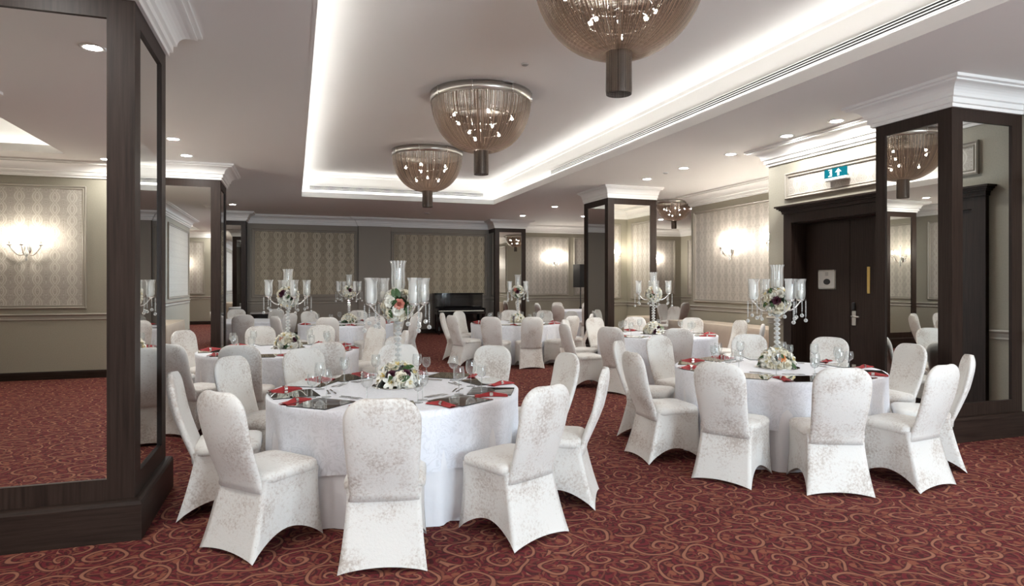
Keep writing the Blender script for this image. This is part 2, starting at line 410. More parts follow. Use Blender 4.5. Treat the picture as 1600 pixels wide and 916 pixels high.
c = MB(); sweep(c, ROOM, cornice_prof(CORN, CEIL), True)
struct(c.obj('trim_cornice', M['crown']))
bb = [(0,.001),(.022,.001),(.022,.11),(.012,.13),(0,.13)]
for k, (i0, i1) in enumerate(((3, 10), (11, NSEG+1))):
    pass
def run(points): m = MB(); sweep(m, points, bb); return m
struct(run([(7.05,-5),(7.05,2.74)]).obj('baseboard_right', M['woodh'])); struct(run([(7.05,4.31),(7.05,4.55)]).obj('baseboard_right', M['woodh']))
struct(run([(6.65,7.56),(6.65,7.85),(8.5,7.85),(8.5,12.55),(13.5,12.55),(13.5,20.6),(6.4,20.6)]).obj('baseboard_right', M['woodh']))
struct(run([(6.4,19.9),(-3.1,19.9)]).obj('baseboard_back', M['woodh']))
struct(run([(-3.1,19.9),(-3.1,14.27)]).obj('baseboard_left', M['woodh'])); struct(run([(-3.1,12.73),(-3.1,1.2),(-7,1.2),(-7,-3.3),(-2.9,-3.3),(-2.9,-5),(7.05,-5)]).obj('baseboard_left', M['woodh']))
# chair rail (two beads)
rl = [(0,.955),(.012,.955),(.018,.965),(.012,.975),(.008,.985),(.008,1.02),(.02,1.03),(.03,1.045),(.02,1.06),(0,1.062)]
def rail(points, name, m=None): r = MB(); sweep(r, points, rl); struct(r.obj(name, m or M['trim']))
rail([(7.05,-5),(7.05,2.73)], 'trim_rail'); rail([(7.05,4.32),(7.05,4.56)], 'trim_rail')
rail([(6.65,7.56),(6.65,7.85),(8.5,7.85),(8.5,12.55),(13.5,12.55),(13.5,20.6),(6.4,20.6)], 'trim_rail')
rail([(6.4,19.9),(2.80,19.9)], 'trim_rail', M['dark_wall']); rail([(1.79,19.9),(-3.1,19.9)], 'trim_rail', M['dark_wall'])
rail([(-3.1,19.9),(-3.1,14.28)], 'trim_rail'); rail([(-3.1,12.72),(-3.1,1.2),(-7,1.2),(-7,-3.3),(-2.9,-3.3),(-2.9,-5)], 'trim_rail')

# ceiling with two coffers
def rect_hole(x0,y0,x1,y1,h): 
    hx0,hy0,hx1,hy1 = h
    return [(x0,y0,hx0,y1),(hx1,y0,x1,y1),(hx0,y0,hx1,hy0),(hx0,hy1,hx1,y1)]
COF = (.155,-3.0,4.71,15.4); COF2 = (-6.5,-2.5,-3.3,.85)
ce = MB()
def cquad(x0,y0,x1,y1,z=CEIL): ce.add([(x0,y0,z),(x0,y1,z),(x1,y1,z),(x1,y0,z)], [(0,1,2,3)])
for r in rect_hole(-3.1,-5.2,13.7,20.8, COF): cquad(*r)
for r in rect_hole(-7.2,-3.5,-3.1,1.4, COF2): cquad(*r)
struct(ce.obj('ceiling', M['ceil']))
COFZ = 4.07
def coffer(h, k):
    x0,y0,x1,y1 = h; g = .15
    top = MB()
    X0,Y0,X1,Y1 = x0-g,y0-g,x1+g,y1+g
    top.add([(X0,Y0,COFZ),(X0,Y1,COFZ),(X1,Y1,COFZ),(X1,Y0,COFZ)], [(0,1,2,3)])
    struct(top.obj('ceiling_coffer', M['ceil']))
    sd = MB()
    # path so that the coffer's inside is on the left: counter-clockwise
    path = [(x0,y0),(x1,y0),(x1,y1),(x0,y1)]
    sweep(sd, path, [(-.03,CEIL-.003),(.0,CEIL-.003),(.0,CEIL+.115),(-.012,CEIL+.115),(-.012,CEIL+.03),(-g,CEIL+.03),(-g,COFZ-.05),(-g+.02,COFZ-.045),(-g+.03,COFZ)], True)
    struct(sd.obj('trim_coffer', M['ceil']))
    # light strip lying in the trough
    for n, (a, b) in enumerate((((x0-.10,y0),(x0-.05,y1)), ((x1+.05,y0),(x1+.10,y1)), ((x0,y0-.10),(x1,y0-.05)), ((x0,y1+.05),(x1,y1+.10)))):
        l = MB(); l.box((a[0],a[1],CEIL+.034), (b[0],b[1],CEIL+.05))
        tag(l.obj('cove_light', M['cove']), ['light strip hidden along the %s edge of the %s ceiling coffer' % (e, k) for e in ('left long','right long','near short','far short')][n], 'light', 'light strips in the ceiling coffers')
coffer(COF, 'main'); coffer(COF2, 'alcove')

# picture-frame mouldings with damask infill
def wall_panel(i, t0, t1, z0, z1, damask='damask', fm='trim', off=0.0, w=.06):
    """on wall segment i, from t0 to t1 metres along it"""
    a, b, d, n = seg(i); a = a + n*off
    def pt(t, z, o): q = a + d*t + n*o; return (q.x, q.y, z)
    fr = MB()
    rings = []
    for (t, z, st, sz) in ((t0,z0,1,1),(t1,z0,-1,1),(t1,z1,-1,-1),(t0,z1,1,-1)):
        rings.append([pt(t+st*q*w, z+sz*q*w, o) for q, o in ((0,.0),(0,.026),(.25,.034),(.45,.020),(.7,.016),(.85,.024),(1,.018),(1,.002))])
    rings.append(rings[0]); k = 8; vs = [p for r in rings for p in r]; fs = []
    for r in range(4):
        for j in range(k-1): fs.append((r*k+j, (r+1)*k+j, (r+1)*k+j+1, r*k+j+1))
    fr.add(vs, fs)
    o = struct(fr.obj('trim_panel', M[fm]))
    p = MB(); p.add([pt(t0+w*.9,z0+w*.9,.006),pt(t1-w*.9,z0+w*.9,.006),pt(t1-w*.9,z1-w*.9,.006),pt(t0+w*.9,z1-w*.9,.006)], [(3,2,1,0)])
    p.obj('wallpaper', M[damask], o)
    return o
PZ0, PZ1 = 1.14, 3.14
# segment 9: back wall, from (6.4,19.9) to (-3.1,19.9)
wall_panel(9, 6.4-5.86, 6.4-2.80, PZ0, PZ1, 'dark_damask', 'dark_wall', w=.09)
wall_panel(9, 6.4-1.79, 6.4+1.16, PZ0, PZ1, 'dark_damask', 'dark_wall', w=.09)
pl = MB(); pl.box((1.82,19.80,0),(2.77,19.92,CORN+.01)); struct(pl.obj('trim_pilaster', M['dark_wall']))
plc = MB(); sweep(plc, [(2.77,19.9),(2.77,19.80),(1.82,19.80),(1.82,19.9)], cornice_prof(CORN, CEIL)); struct(plc.obj('trim_cornice', M['crown']))
# segment 7: back right wall (13.5 -> 6.4), 5: wing return, 4: wing wall, 3: bay far side
wall_panel(7, .25, 2.3, PZ0, PZ1); wall_panel(7, 2.55, 4.3, PZ0, PZ1); wall_panel(7, 4.5, 6.45, PZ0, PZ1)
wall_panel(4, .25, 4.58, PZ0, PZ1)
wall_panel(3, .22, 1.65, PZ0, PZ1)
wall_panel(6, .3, 3.7, PZ0, PZ1); wall_panel(6, 4.0, 7.6, PZ0, PZ1)
for t, t2 in ((.4,2.7),(3.0,5.3),(7.7,10.8),(11.2,14.5),(15.0,18.4)): wall_panel(10, t, t2, PZ0, PZ1)      # left wall, from back to front
wall_panel(12, .4, 4.1, PZ0, PZ1); wall_panel(13, .3, 3.78, PZ0, PZ1); wall_panel(11, .3, 3.6, PZ0, PZ1)
for t in (.5, 3.2): wall_panel(0, t, t+2.3, PZ0, PZ1)
wall_panel(0, 5.8, 7.5, PZ0, PZ1)
wall_panel(0, 7.75, 9.2, 2.74, 3.11)                                     # over the side door
wall_panel(2, .10, 2.0, 2.74, 3.11)                                            # over the double door

# unseen windows added in the wall behind the viewer for soft frontal light
def window(k, x0, x1, z0=.5, z1=3.0):
    fr = MB(); y = -4.985
    for (a, b, c, d) in ((x0-.08,z0-.08,x0,z1+.08),(x1,z0-.08,x1+.08,z1+.08),(x0,z1,x1,z1+.08),(x0,z0-.08,x1,z0)): fr.box((a,y-.12,b),(c,y+.04,d))
    xm = (x0+x1)/2
    fr.box((xm-.03,y-.10,z0),(xm+.03,y+.02,z1)); fr.box((x0,y-.10,2.2),(x1,y+.02,2.26))
    o = struct(fr.obj('window_%d' % k, M['woodh']))
    g = MB(); g.box((x0,y-.055,z0),(x1,y-.045,z1)); g.obj('glass_pane', M['pane'], o)
    li = bpy.data.lights.new('added_daylight', 'AREA'); li.shape = 'RECTANGLE'; li.size = x1-x0+.6; li.size_y = z1-z0+.6; li.energy = DAY; li.color = (.80,.90,1)  # area lamp added outside each made-up pane to brighten the hall
    lo = bpy.data.objects.new('added_daylight', li); COL.objects.link(lo); lo.location = (xm, -5.45, (z0+z1)/2); lo.rotation_euler = (PI/2, 0, 0)
    lo.rotation_euler = (-PI/2, 0, PI) if False else (PI/2, 0, 0)
DAY = 270
for k, (a, b) in enumerate(WIN): window(k+1, a, b)

# ------------------------------------------------------------------ doors
def casing(name, pts, n, ztop, w=.15, dep=.05):
    """pts: (jamb a, jamb b) xy of the clear opening; n: into the room"""
    a, b = Vector(pts[0]), Vector(pts[1]); d = (b-a).normalized(); n = Vector(n); mb = MB()
    def bx(t0, t1, z0, z1, o0, o1):
        q = [a+d*t0+n*o0, a+d*t1+n*o0, a+d*t1+n*o1, a+d*t0+n*o1]
        mb.add([(p.x,p.y,z) for z in (z0,z1) for p in q], [(3,2,1,0),(4,5,6,7),(0,1,5,4),(1,2,6,5),(2,3,7,6),(3,0,4,7)])
    Lg = (b-a).length
    bx(-w, 0, 0, ztop, 0, dep); bx(Lg, Lg+w, 0, ztop, 0, dep); bx(-w, Lg+w, ztop, ztop+.13, 0, dep)
    bx(-w-.015, Lg+w+.015, ztop+.13, ztop+.16, 0, dep+.02)
    for k in range(4): bx(-w-.02-.022*k, Lg+w+.02+.022*k, ztop+.16+.02*k, ztop+.182+.02*k, 0, dep+.03+.022*k)
    return mb, a, d, n, Lg
def door(name, pts, n, ztop, split, label):
    mb, a, d, nn, Lg = casing(name, pts, n, ztop)
    o = struct(mb.obj(name, M['wood'])); o['label'] = label; o['category'] = 'door'
    for t0, t1 in ((0.0, split-.004), (split+.004, Lg)):
        l = MB()
        def slab(u0,u1,z0,z1,o0,o1):
            q = [a+d*u0+nn*o0, a+d*u1+nn*o0, a+d*u1+nn*o1, a+d*u0+nn*o1]
            l.add([(p.x,p.y,z) for z in (z0,z1) for p in q], [(3,2,1,0),(4,5,6,7),(0,1,5,4),(1,2,6,5),(2,3,7,6),(3,0,4,7)])
        slab(t0, t1, .008, ztop-.004, .003, .018)
        l.obj('door_leaf', M['wood'], o)
    return o, a, d, nn, Lg
ang_in = (-1, 0)
ZD = 2.40
mb, a_, d_, n_, Lg_ = casing('door_1', ((6.65,DOOR0),(6.65,DOOR1)), (-1,0), ZD)
for (y0, y1, z0, z1) in ((DOOR0-.02,DOOR0+.012,0,ZD),(DOOR1-.012,DOOR1+.02,0,ZD),(DOOR0,DOOR1,ZD-.012,ZD+.03)): mb.box((6.649,y0,z0),(DOORX+.07,y1,z1))
dd1 = struct(mb.obj('door_1', M['wood'])); dd1['label'] = 'dark brown double door under the exit sign, beside the mirrored pillar'; dd1['category'] = 'door'
YS = at_x(1328,430,DOORX)[1]
for y0, y1 in ((DOOR0+.014, YS-.004), (YS+.004, DOOR1-.014)):
    b = MB(); b.box((DOORX,y0,.008),(DOORX+.05,y1,ZD-.016), .003); b.obj('door_leaf', M['wood'], dd1)
def onbay(y, z, o=0.0): return (DOORX-o, y, z)
_, yl, zl = at_x(1335,498,DOORX)
hm = MB(); hm.box(onbay(yl+.03,zl-.09,0),onbay(yl-.03,zl+.10,.014), .005); hm.obj('lock_plate', M['steel'], dd1)
hm = MB(); hm.box(onbay(yl+.022,zl+.11,0),onbay(yl-.022,zl+.21,.03), .008); hm.obj('card_reader', M['blackmatt'], dd1)
hm = MB(); hm.tube([onbay(yl,zl+.03,.012), onbay(yl,zl+.03,.05), onbay(yl-.03,zl+.03,.06), onbay(yl-.13,zl+.025,.06)], .011); hm.obj('door_handle', M['steel'], dd1, True)
_, yb, zb = at_x(1357.5,438,DOORX)
hm = MB(); hm.box(onbay(yb+.022,zb-.17,0),onbay(yb-.022,zb+.17,.008), .003); hm.obj('push_plate', M['brass'], dd1)
# notice plate on the leaf
ns = thing('notice_plate', 'square silver notice plate fixed on the dark double door', 'sign', onbay(*at_x(1292.5,437,DOORX)[1:], 0.0))
def loc(o, p): o.location = p
npl = MB(); npl.box((-.008,-.15,-.13),(0,.15,.13), .004); npl.obj('plate', M['plate'], ns)
npl = MB()
for (y0,z0,y1,z1) in ((-.15,-.13,.15,-.115),(-.15,.115,.15,.13),(-.15,-.13,-.135,.13),(.135,-.13,.15,.13)): npl.box((-.013,y0,z0),(-.008,y1,z1))
npl.obj('frame', M['chrome'], ns)
npl = MB(); npl.box((-.011,-.025,.05),(-.008,.025,.10)); npl.obj('number_plate', M['grey'], ns); npl = MB(); npl.loft([[(-.011,.055*math.cos(a),-.03+.035*math.sin(a)) for a in [2*PI*k/24 for k in range(24)]],[(-.008,.06*math.cos(a),-.03+.04*math.sin(a)) for a in [2*PI*k/24 for k in range(24)]]], cap=True); npl.obj('oval_emblem', M['darkmetal'], ns)
# exit sign: teal lit box with running figure and arrow
es = thing('exit_sign', 'teal lit emergency exit sign with running figure and arrow above the door', 'sign', (6.65-.036, *at_x(1308,279,6.6)[1:]))
es.scale = (.9,.88,.88)
b = MB(); b.box((-.06,-.20,-.025),(.03,.20,.02), .008); b.obj('housing', M['white'], es)
b = MB(); b.box((-.058,-.20,.02),(-.028,.20,.15), .004); b.obj('lit_panel', M['signback'], es)
b = MB()   # arrow up and running figure
xa = -.0600
def flat(pts): b.add([(xa, -y, z) for y, z in pts], [tuple(range(len(pts)))])
flat([(.045,.032),(.085,.032),(.085,.085),(.125,.085),(.065,.14),(.005,.085),(.045,.085)])
b.obj('arrow_symbol', M['signglow'], es); b = MB()
flat([(-.12,.035),(-.05,.035),(-.05,.14),(-.12,.14),(-.12,.125),(-.065,.125),(-.065,.05),(-.12,.05)])
b.obj('doorway_symbol', M['signglow'], es)
b = MB(); flat([(-.095,.052),(-.083,.052),(-.073,.075),(-.062,.062),(-.045,.06),(-.045,.068),(-.058,.07),(-.066,.088),(-.070,.103),(-.055,.098),(-.047,.108),(-.05,.113),(-.066,.110),(-.070,.113),(-.068,.122),(-.074,.127),(-.082,.122),(-.082,.113),(-.094,.108),(-.103,.092),(-.097,.089),(-.088,.099),(-.088,.083),(-.086,.075)]); b.v = [(x-.0006, y, z) for x, y, z in b.v]; b.obj('running_figure', M['signglow'], es)
# door in the side wall, seen only in the pillar's mirror
door('door_2', ((7.05, 2.9), (7.05, 4.15)), (-1,0), 2.36, .6, 'dark side door in the near wall, seen only in the mirror')
door('door_3', ((-3.1, 14.1), (-3.1, 12.9)), (1,0), 2.36, .6, 'dark door in the left wall, seen only in the mirror')

# ------------------------------------------------------------------ mirrored pillars
def pillar(x0, y0, x1, y1, label, faces='fblr', stile=.145, top=CORN, cs=.9):
    r = struct(thing('mirrored_pillar', label, 'pillar', ((x0+x1)/2, (y0+y1)/2, 0)))
    r['group'] = 'mirrored pillars'
    cx, cy = (x0+x1)/2, (y0+y1)/2; hx, hy = (x1-x0)/2, (y1-y0)/2
    c = MB(); c.box((-hx+.031,-hy+.031,0),(hx-.031,hy-.031,CEIL-.003)); c.obj('core', M['wood'], r)
    p = MB()
    pth = [(hx,-hy),(-hx,-hy),(-hx,hy),(hx,hy)]            # clockwise: outside on the left
    sweep(p, pth, [(.0,.001),(.045,.001),(.045,.215),(.038,.235),(.022,.242),(-.02,.25)], True); p.obj('plinth', M['woodh'], r)
    k = MB(); sweep(k, pth, cornice_prof(top, CEIL, cs), True); k.obj('crown', M['crown'], r)
    for fc in faces:
        if fc in 'fb': wd = hx
        else: wd = hy
        R = {'f': lambda s, o, z: (s, -hy-o, z), 'b': lambda s, o, z: (-s, hy+o, z), 'l': lambda s, o, z: (-hx-o, -s, z), 'r': lambda s, o, z: (hx+o, s, z)}[fc]
        fm = MB()
        def bar(s0, s1, z0, z1):
            q = [R(s0,-.03,z0),R(s1,-.03,z0),R(s1,-.03,z1),R(s0,-.03,z1),R(s0+.0,0,z0),R(s1,0,z0),R(s1,0,z1),R(s0,0,z1)]
            fm.add(q, [(0,3,2,1),(4,5,6,7),(0,1,5,4),(1,2,6,5),(2,3,7,6),(3,0,4,7)])
        iw = wd if fc in 'fb' else wd-.03
        bar(-iw, -wd+stile, .24, top+.003); bar(wd-stile, iw, .24, top+.003); bar(-wd+stile, wd-stile, .24, .37); bar(-wd+stile, wd-stile, top-.12, top+.003)
        fm.obj('mirror_frame', M['wood'], r)
        mm = MB(); mm.add([R(-wd+stile-.01,-.016,.36),R(wd-stile+.01,-.016,.36),R(wd-stile+.01,-.016,top-.11),R(-wd+stile-.01,-.016,top-.11)], [(0,1,2,3)])
        mm.obj('mirror', M['mirror'], r)
    return r
pillar(-1.93,4.46,-.92,5.45, 'dark wood pillar with tall mirrors at the left edge, nearest the viewer', stile=.15)
pillar(-2.15,11.75,-1.17,12.75, 'dark mirrored pillar in the middle of the left row')
pillar(-2.27,19.2,-1.27,19.86, 'dark mirrored pillar at the back wall, far end of the left row', 'fr', .12)
pillar(6.07,4.60,7.05,5.5, 'dark mirrored pillar at the right edge beside the double door', 'fl')
pillar(5.96,11.67,7.07,12.80, 'wide mirrored pillar in the middle of the right row', stile=.14, cs=.45)
pillar(5.91,19.2,6.92,20.3, 'dark mirrored pillar right of the piano at the back wall', 'fl', .14)

# ------------------------------------------------------------------ ceiling fittings
K_ = (CEIL-HCAM)/2.05
def make_downlight():
    r = thing('downlight', '', 'downlight')
    b = MB(); b.lathe([(.068,-.004),(.085,-.010),(.098,-.006),(.10,0)], 28); b.obj('trim_ring', M['white'], r, True)
    b = MB(); b.lathe([(.0005,-.003),(.068,-.003)], 24); b.f = [tuple(reversed(q)) for q in b.f]; b.obj('lens', M['lens'], r)
    return Proto(r)
DL = make_downlight()
ordw = ['nearest','second','third','fourth','fifth','sixth','seventh','eighth','ninth','tenth','eleventh','twelfth']
for k, y in enumerate((6.42,7.29,8.61,9.92,11.19)):
    DL.put(((6.56 if y > 8 else 6.48)*K_, y*K_, CEIL), 0, '%s recessed downlight in the right row, counted from the exit door' % ordw[k], 'ceiling downlights')
for k, (x, y) in enumerate(((6.59,15.99),(6.54,18.41))):
    DL.put((x*K_,y*K_,CEIL), 0, '%s recessed downlight beyond the wide right pillar' % ('nearer','farther')[k], 'ceiling downlights')
for (x, y, t) in ((8.36,17.99,'left of the wide right pillar, above the speaker'),(11.13,18.10,'just right of the wide right pillar'),(-1.63,10.22,'before the middle left pillar, nearer of two'),(-1.64,11.48,'before the middle left pillar, farther of two'),(-1.52,18.2,'in front of the far left pillar')):
    DL.put((x*K_,y*K_,CEIL), 0, 'recessed ceiling downlight %s' % t, 'ceiling downlights')
for (x, y, t) in ((-1.66,2.72/K_,'near the top of the left pillar mirror'),(-2.94,-2.8/K_,'low in the left pillar mirror'),(-1.66,3.7,'added over the near face of the left pillar'),(6.5,3.3,'added over the near face of the right pillar'),  # those out of view beside and behind the viewer are added for brightness
                  (6.5,1.9,'added before the right pillar, nearer the viewer'),(6.5,.3,'added along the right wall beside the viewer'),(6.5,-1.8,'added along the right wall behind the viewer'),(-1.66,.6,'added on the left behind the viewer'),(-1.66,-1.2,'added on the left, farther behind the viewer'),
                  (-1.66,7.3,'between the first two left pillars, nearer'),(-1.66,8.8,'between the first two left pillars, farther'),(-1.6,14.5,'behind the middle left pillar'),(10.3,15.2,'in the back right bay'),(6.5,13.9,'behind the wide right pillar'),
                  (2.5,-4.3,'added by the rear wall behind the viewer'),(5.5,-4.3,'added by the rear wall near the side door'),(-.5,-4.3,'added by the rear wall near the alcove'),(-4.6,1.05,'added at the alcove edge')):
    DL.put((x*K_,y*K_,CEIL), 0, 'recessed ceiling downlight %s' % t, 'ceiling downlights')

def disc(name, x, y, z, r, m, label, cat):
    o = thing(name, label, cat, (x,y,z)); b = MB(); b.lathe([(.001,-.014),(r*.8,-.014),(r,-.008),(r,0)], 24); b.f = [tuple(reversed(q)) for q in b.f]; b.obj('cover', m, o, True)
    b = MB()
    for q in range(4): b.lathe([(r*(.2+.17*q), -.0145),(r*(.24+.17*q), -.017),(r*(.28+.17*q), -.0145)], 24)
    b.obj('grille', M['grey'], o, True)
    return o
x, y, z = at(790,129,COFZ); disc('ceiling_speaker', x, y, z, .10, M['grey'], 'round grey ceiling speaker beside the middle chandelier', 'ceiling speaker')
x, y, z = at(820,100,COFZ); disc('sprinkler_cover', x, y, z, .045, M['grey'], 'small round cover in the coffer between two chandeliers', 'sprinkler')
x, y, z = at(787,331,CEIL) if False else at(667,333,CEIL)
disc('smoke_detector', x, y, z, .08, M['white'], 'small white smoke detector on the ceiling near the back wall', 'smoke detector')
x, y, z = at(1040,270,CEIL); disc('sprinkler_cover', x, y, z, .05, M['white'], 'small white sprinkler cover between two downlights on the right', 'sprinkler')

def vent(name, label, p0, p1, z0, z1, n, slots):
    a, b = Vector(p0), Vector(p1); d = b-a; Lg = d.length; d.normalize(); n = Vector(n)
    r = thing(name, label, 'air vent', (a.x,a.y,z0))
    def bx(mb, t0, t1, za, zb, o0, o1):
        q = [d*t0+n*o0, d*t1+n*o0, d*t1+n*o1, d*t0+n*o1]
        mb.add([(p.x,p.y,zz-z0) for zz in (za,zb) for p in q], [(3,2,1,0),(4,5,6,7),(0,1,5,4),(1,2,6,5),(2,3,7,6),(3,0,4,7)])
    bk = MB(); bx(bk, 0, Lg, z0, z1, -.01, .012); bk.obj('slot_backing', M['grille'], r)
    P_ = (z1-z0)/(slots+.3); h = P_/2
    for k in range(slots+1):
        m = MB(); bx(m, -.02, Lg+.02, z0+k*P_, z0+k*P_+.3*P_, .008, .017); m.obj('slat', M['crown'], r)
    return r
vent('slot_diffuser', 'long black slotted air diffuser along the right side of the ceiling coffer', (4.86,2.2), (4.86,11.97), 3.715, 3.80, (-1,0), 3)
vent('slot_diffuser', 'white slotted air diffuser in the far end of the ceiling coffer', (4.47,15.55), (.33,15.55), 3.705, 3.80, (0,-1), 3)

# chandeliers of bronze chain
def make_chandelier(R=.66, H=.78):
    r = thing('chandelier', '', 'chandelier')
    b = MB(); b.lathe([(R-.01,-.005),(R+.012,-.005),(R+.012,-.125),(R-.004,-.125),(R-.01,-.005)], 64); b.obj('steel_rim', M['steel'], r, True)
    for k in range(8):
        a = 2*PI*(k+.3)/8; cm = MB(); cm.tube([((R+.014)*math.cos(a),(R+.014)*math.sin(a),-.004),((R+.014)*math.cos(a),(R+.014)*math.sin(a),-.13)], .008, 6); cm.obj('rim_clip', M['chrome'], r, True)
    pr = []
    for k in range(19):
        t = k/18; a = t*PI/2
        # bowl: steep at the rim, rounding into a nearly flat bottom
        pr.append((max(R*(math.cos(a))**.86, .10), -.115-(H-.115)*(math.sin(a))**1.02))
    pr = [p for i, p in enumerate(pr) if i == 0 or p[0] > .1001] + [(.10, -H+.03)]
    b = MB(); b.lathe(pr, 128); b.obj('chain_shade', M['veil'], r, True)
    b = MB(); b.lathe([(.10,-H+.03),(.098,-H-.06),(.10,-H-.26),(.097,-H-.29)], 48); b.lathe([(.06,-H+.03),(.06,-H-.25)], 32)
    b.obj('chain_tassel', M['veil'], r, True)
    b = MB()
    for zz, rr in ((-.30,R*.62),(-.52,R*.36)):
        b.tube([(rr*math.cos(2*PI*k/36), rr*math.sin(2*PI*k/36), zz) for k in range(37)], .008, 6)
    for k in range(6):
        a = 2*PI*k/6; b.tube([(0,0,-.02),(R*.62*math.cos(a),R*.62*math.sin(a),-.30),(R*.36*math.cos(a),R*.36*math.sin(a),-.52)], .006, 6)
    b.tube([(0,0,0),(0,0,-H+.03)], .02, 10)
    b.obj('inner_frame', M['chrome'], r, True)
    q = 0
    for zz, rr, n in ((-.30,R*.62,5),(-.52,R*.36,3)):
        for k in range(n):
            a = 2*PI*(k+.35*q)/n
            h = MB(); h.ball((rr*math.cos(a), rr*math.sin(a), zz-.03), .018, 12, 8); h.obj('bulb', M['bulb'], r, True)
        q += 1
    return Proto(r)
CH = make_chandelier()
CH.put((2.36,4.44,COFZ), .3, 'nearest bronze chain chandelier, cut off by the top of the picture', 'bronze chain chandeliers')
CH.put((2.36,8.30,COFZ), .9, 'middle bronze chain chandelier in the ceiling coffer', 'bronze chain chandeliers')
CH.put((2.40,12.17,COFZ), 1.7, 'farthest bronze chain chandelier in the ceiling coffer', 'bronze chain chandeliers')
x, y, z = at(1053,314,CEIL); CH.put((x, y, z), .5, 'small bronze chain chandelier beyond the wide right pillar', 'bronze chain chandeliers', scale=.62)
CH.put((2.38,.5,COFZ), 2.1, 'bronze chain chandelier of the coffer over the viewer, only mirrored', 'bronze chain chandeliers')

# wall sconces
def make_sconce():
    r = thing('wall_sconce', '', 'wall lamp')            # local: wall at y=0, room at -y
    b = MB(); b.loft([[(.055*math.cos(a)*s, -o, .09*math.sin(a)*s) for a in [2*PI*k/20 for k in range(20)]] for s, o in ((1,0),(1,.012),(.7,.025),(.3,.03))], cap=True); b.obj('back_plate', M['chrome'], r, True)
    b = MB(); b.lathe([(.004,-.20),(.016,-.185),(.022,-.165),(.010,-.14),(.03,-.10),(.038,-.07),(.02,-.04),(.012,0),(.012,.10),(.020,.13),(.008,.17),(.006,.30),(.016,.32),(.022,.34),(.004,.37)], 14, (0,-.075,0)); b.obj('stem', M['crystal'], r, True)
    for k, (ax, ay) in enumerate(((-.21,-.12),(.21,-.12),(0,-.27))):
        b = MB(); pts = []
        for t in [i/10 for i in range(11)]:
            pts.append((ax*t, -.075+(ay+.075)*t, -.06-.07*math.sin(PI*t)*(1-.2*t)+.10*t*t))
        b.tube(pts, .008, 8); b.lathe([(.006,0),(.034,.012),(.038,.02),(.012,.022),(.011,.085)], 14, pts[-1]); a_ = b.obj('arm', M['chrome'], r, True)
        e = pts[-1]
        b = MB(); b.lathe([(.009,.085),(.017,.105),(.020,.125),(.012,.155),(.001,.185)], 12, e); b.obj('bulb', M['sconcebulb'], a_, True)
        b = MB()
        for dz in (.02,.045,.07): b.ball((e[0], e[1], e[2]-dz), .009, 8, 5)
        b.lathe([(.001,-.125),(.011,-.105),(.001,-.08)], 6, e); b.obj('crystal_drop', M['crystal'], a_)
    return Proto(r)
SC = make_sconce()
for (x, y, z, rz, t) in ((8.5,11.10,2.22,PI*1.5,'crystal wall lamp on the damask panel behind the right buffet table'),(8.5,9.72,2.24,PI*1.5,'crystal wall lamp half hidden by the corner beside the door'),
                      (8.49,20.6,2.28,0,'crystal wall lamp on the back wall above the speaker side'),(12.3,20.6,2.28,0,'crystal wall lamp on the back wall beyond the wide right pillar'),
                      (8.0,7.85,2.22,PI,'crystal wall lamp mirrored in the wide right pillar'),(-4.03,-3.3,2.10,PI,'crystal wall lamp mirrored in the big left pillar'),(-3.1,10.6,2.2,PI*.5,'crystal wall lamp on the left wall, mirrored')):
    SC.put((x,y,z), rz, t, 'crystal wall lamps')

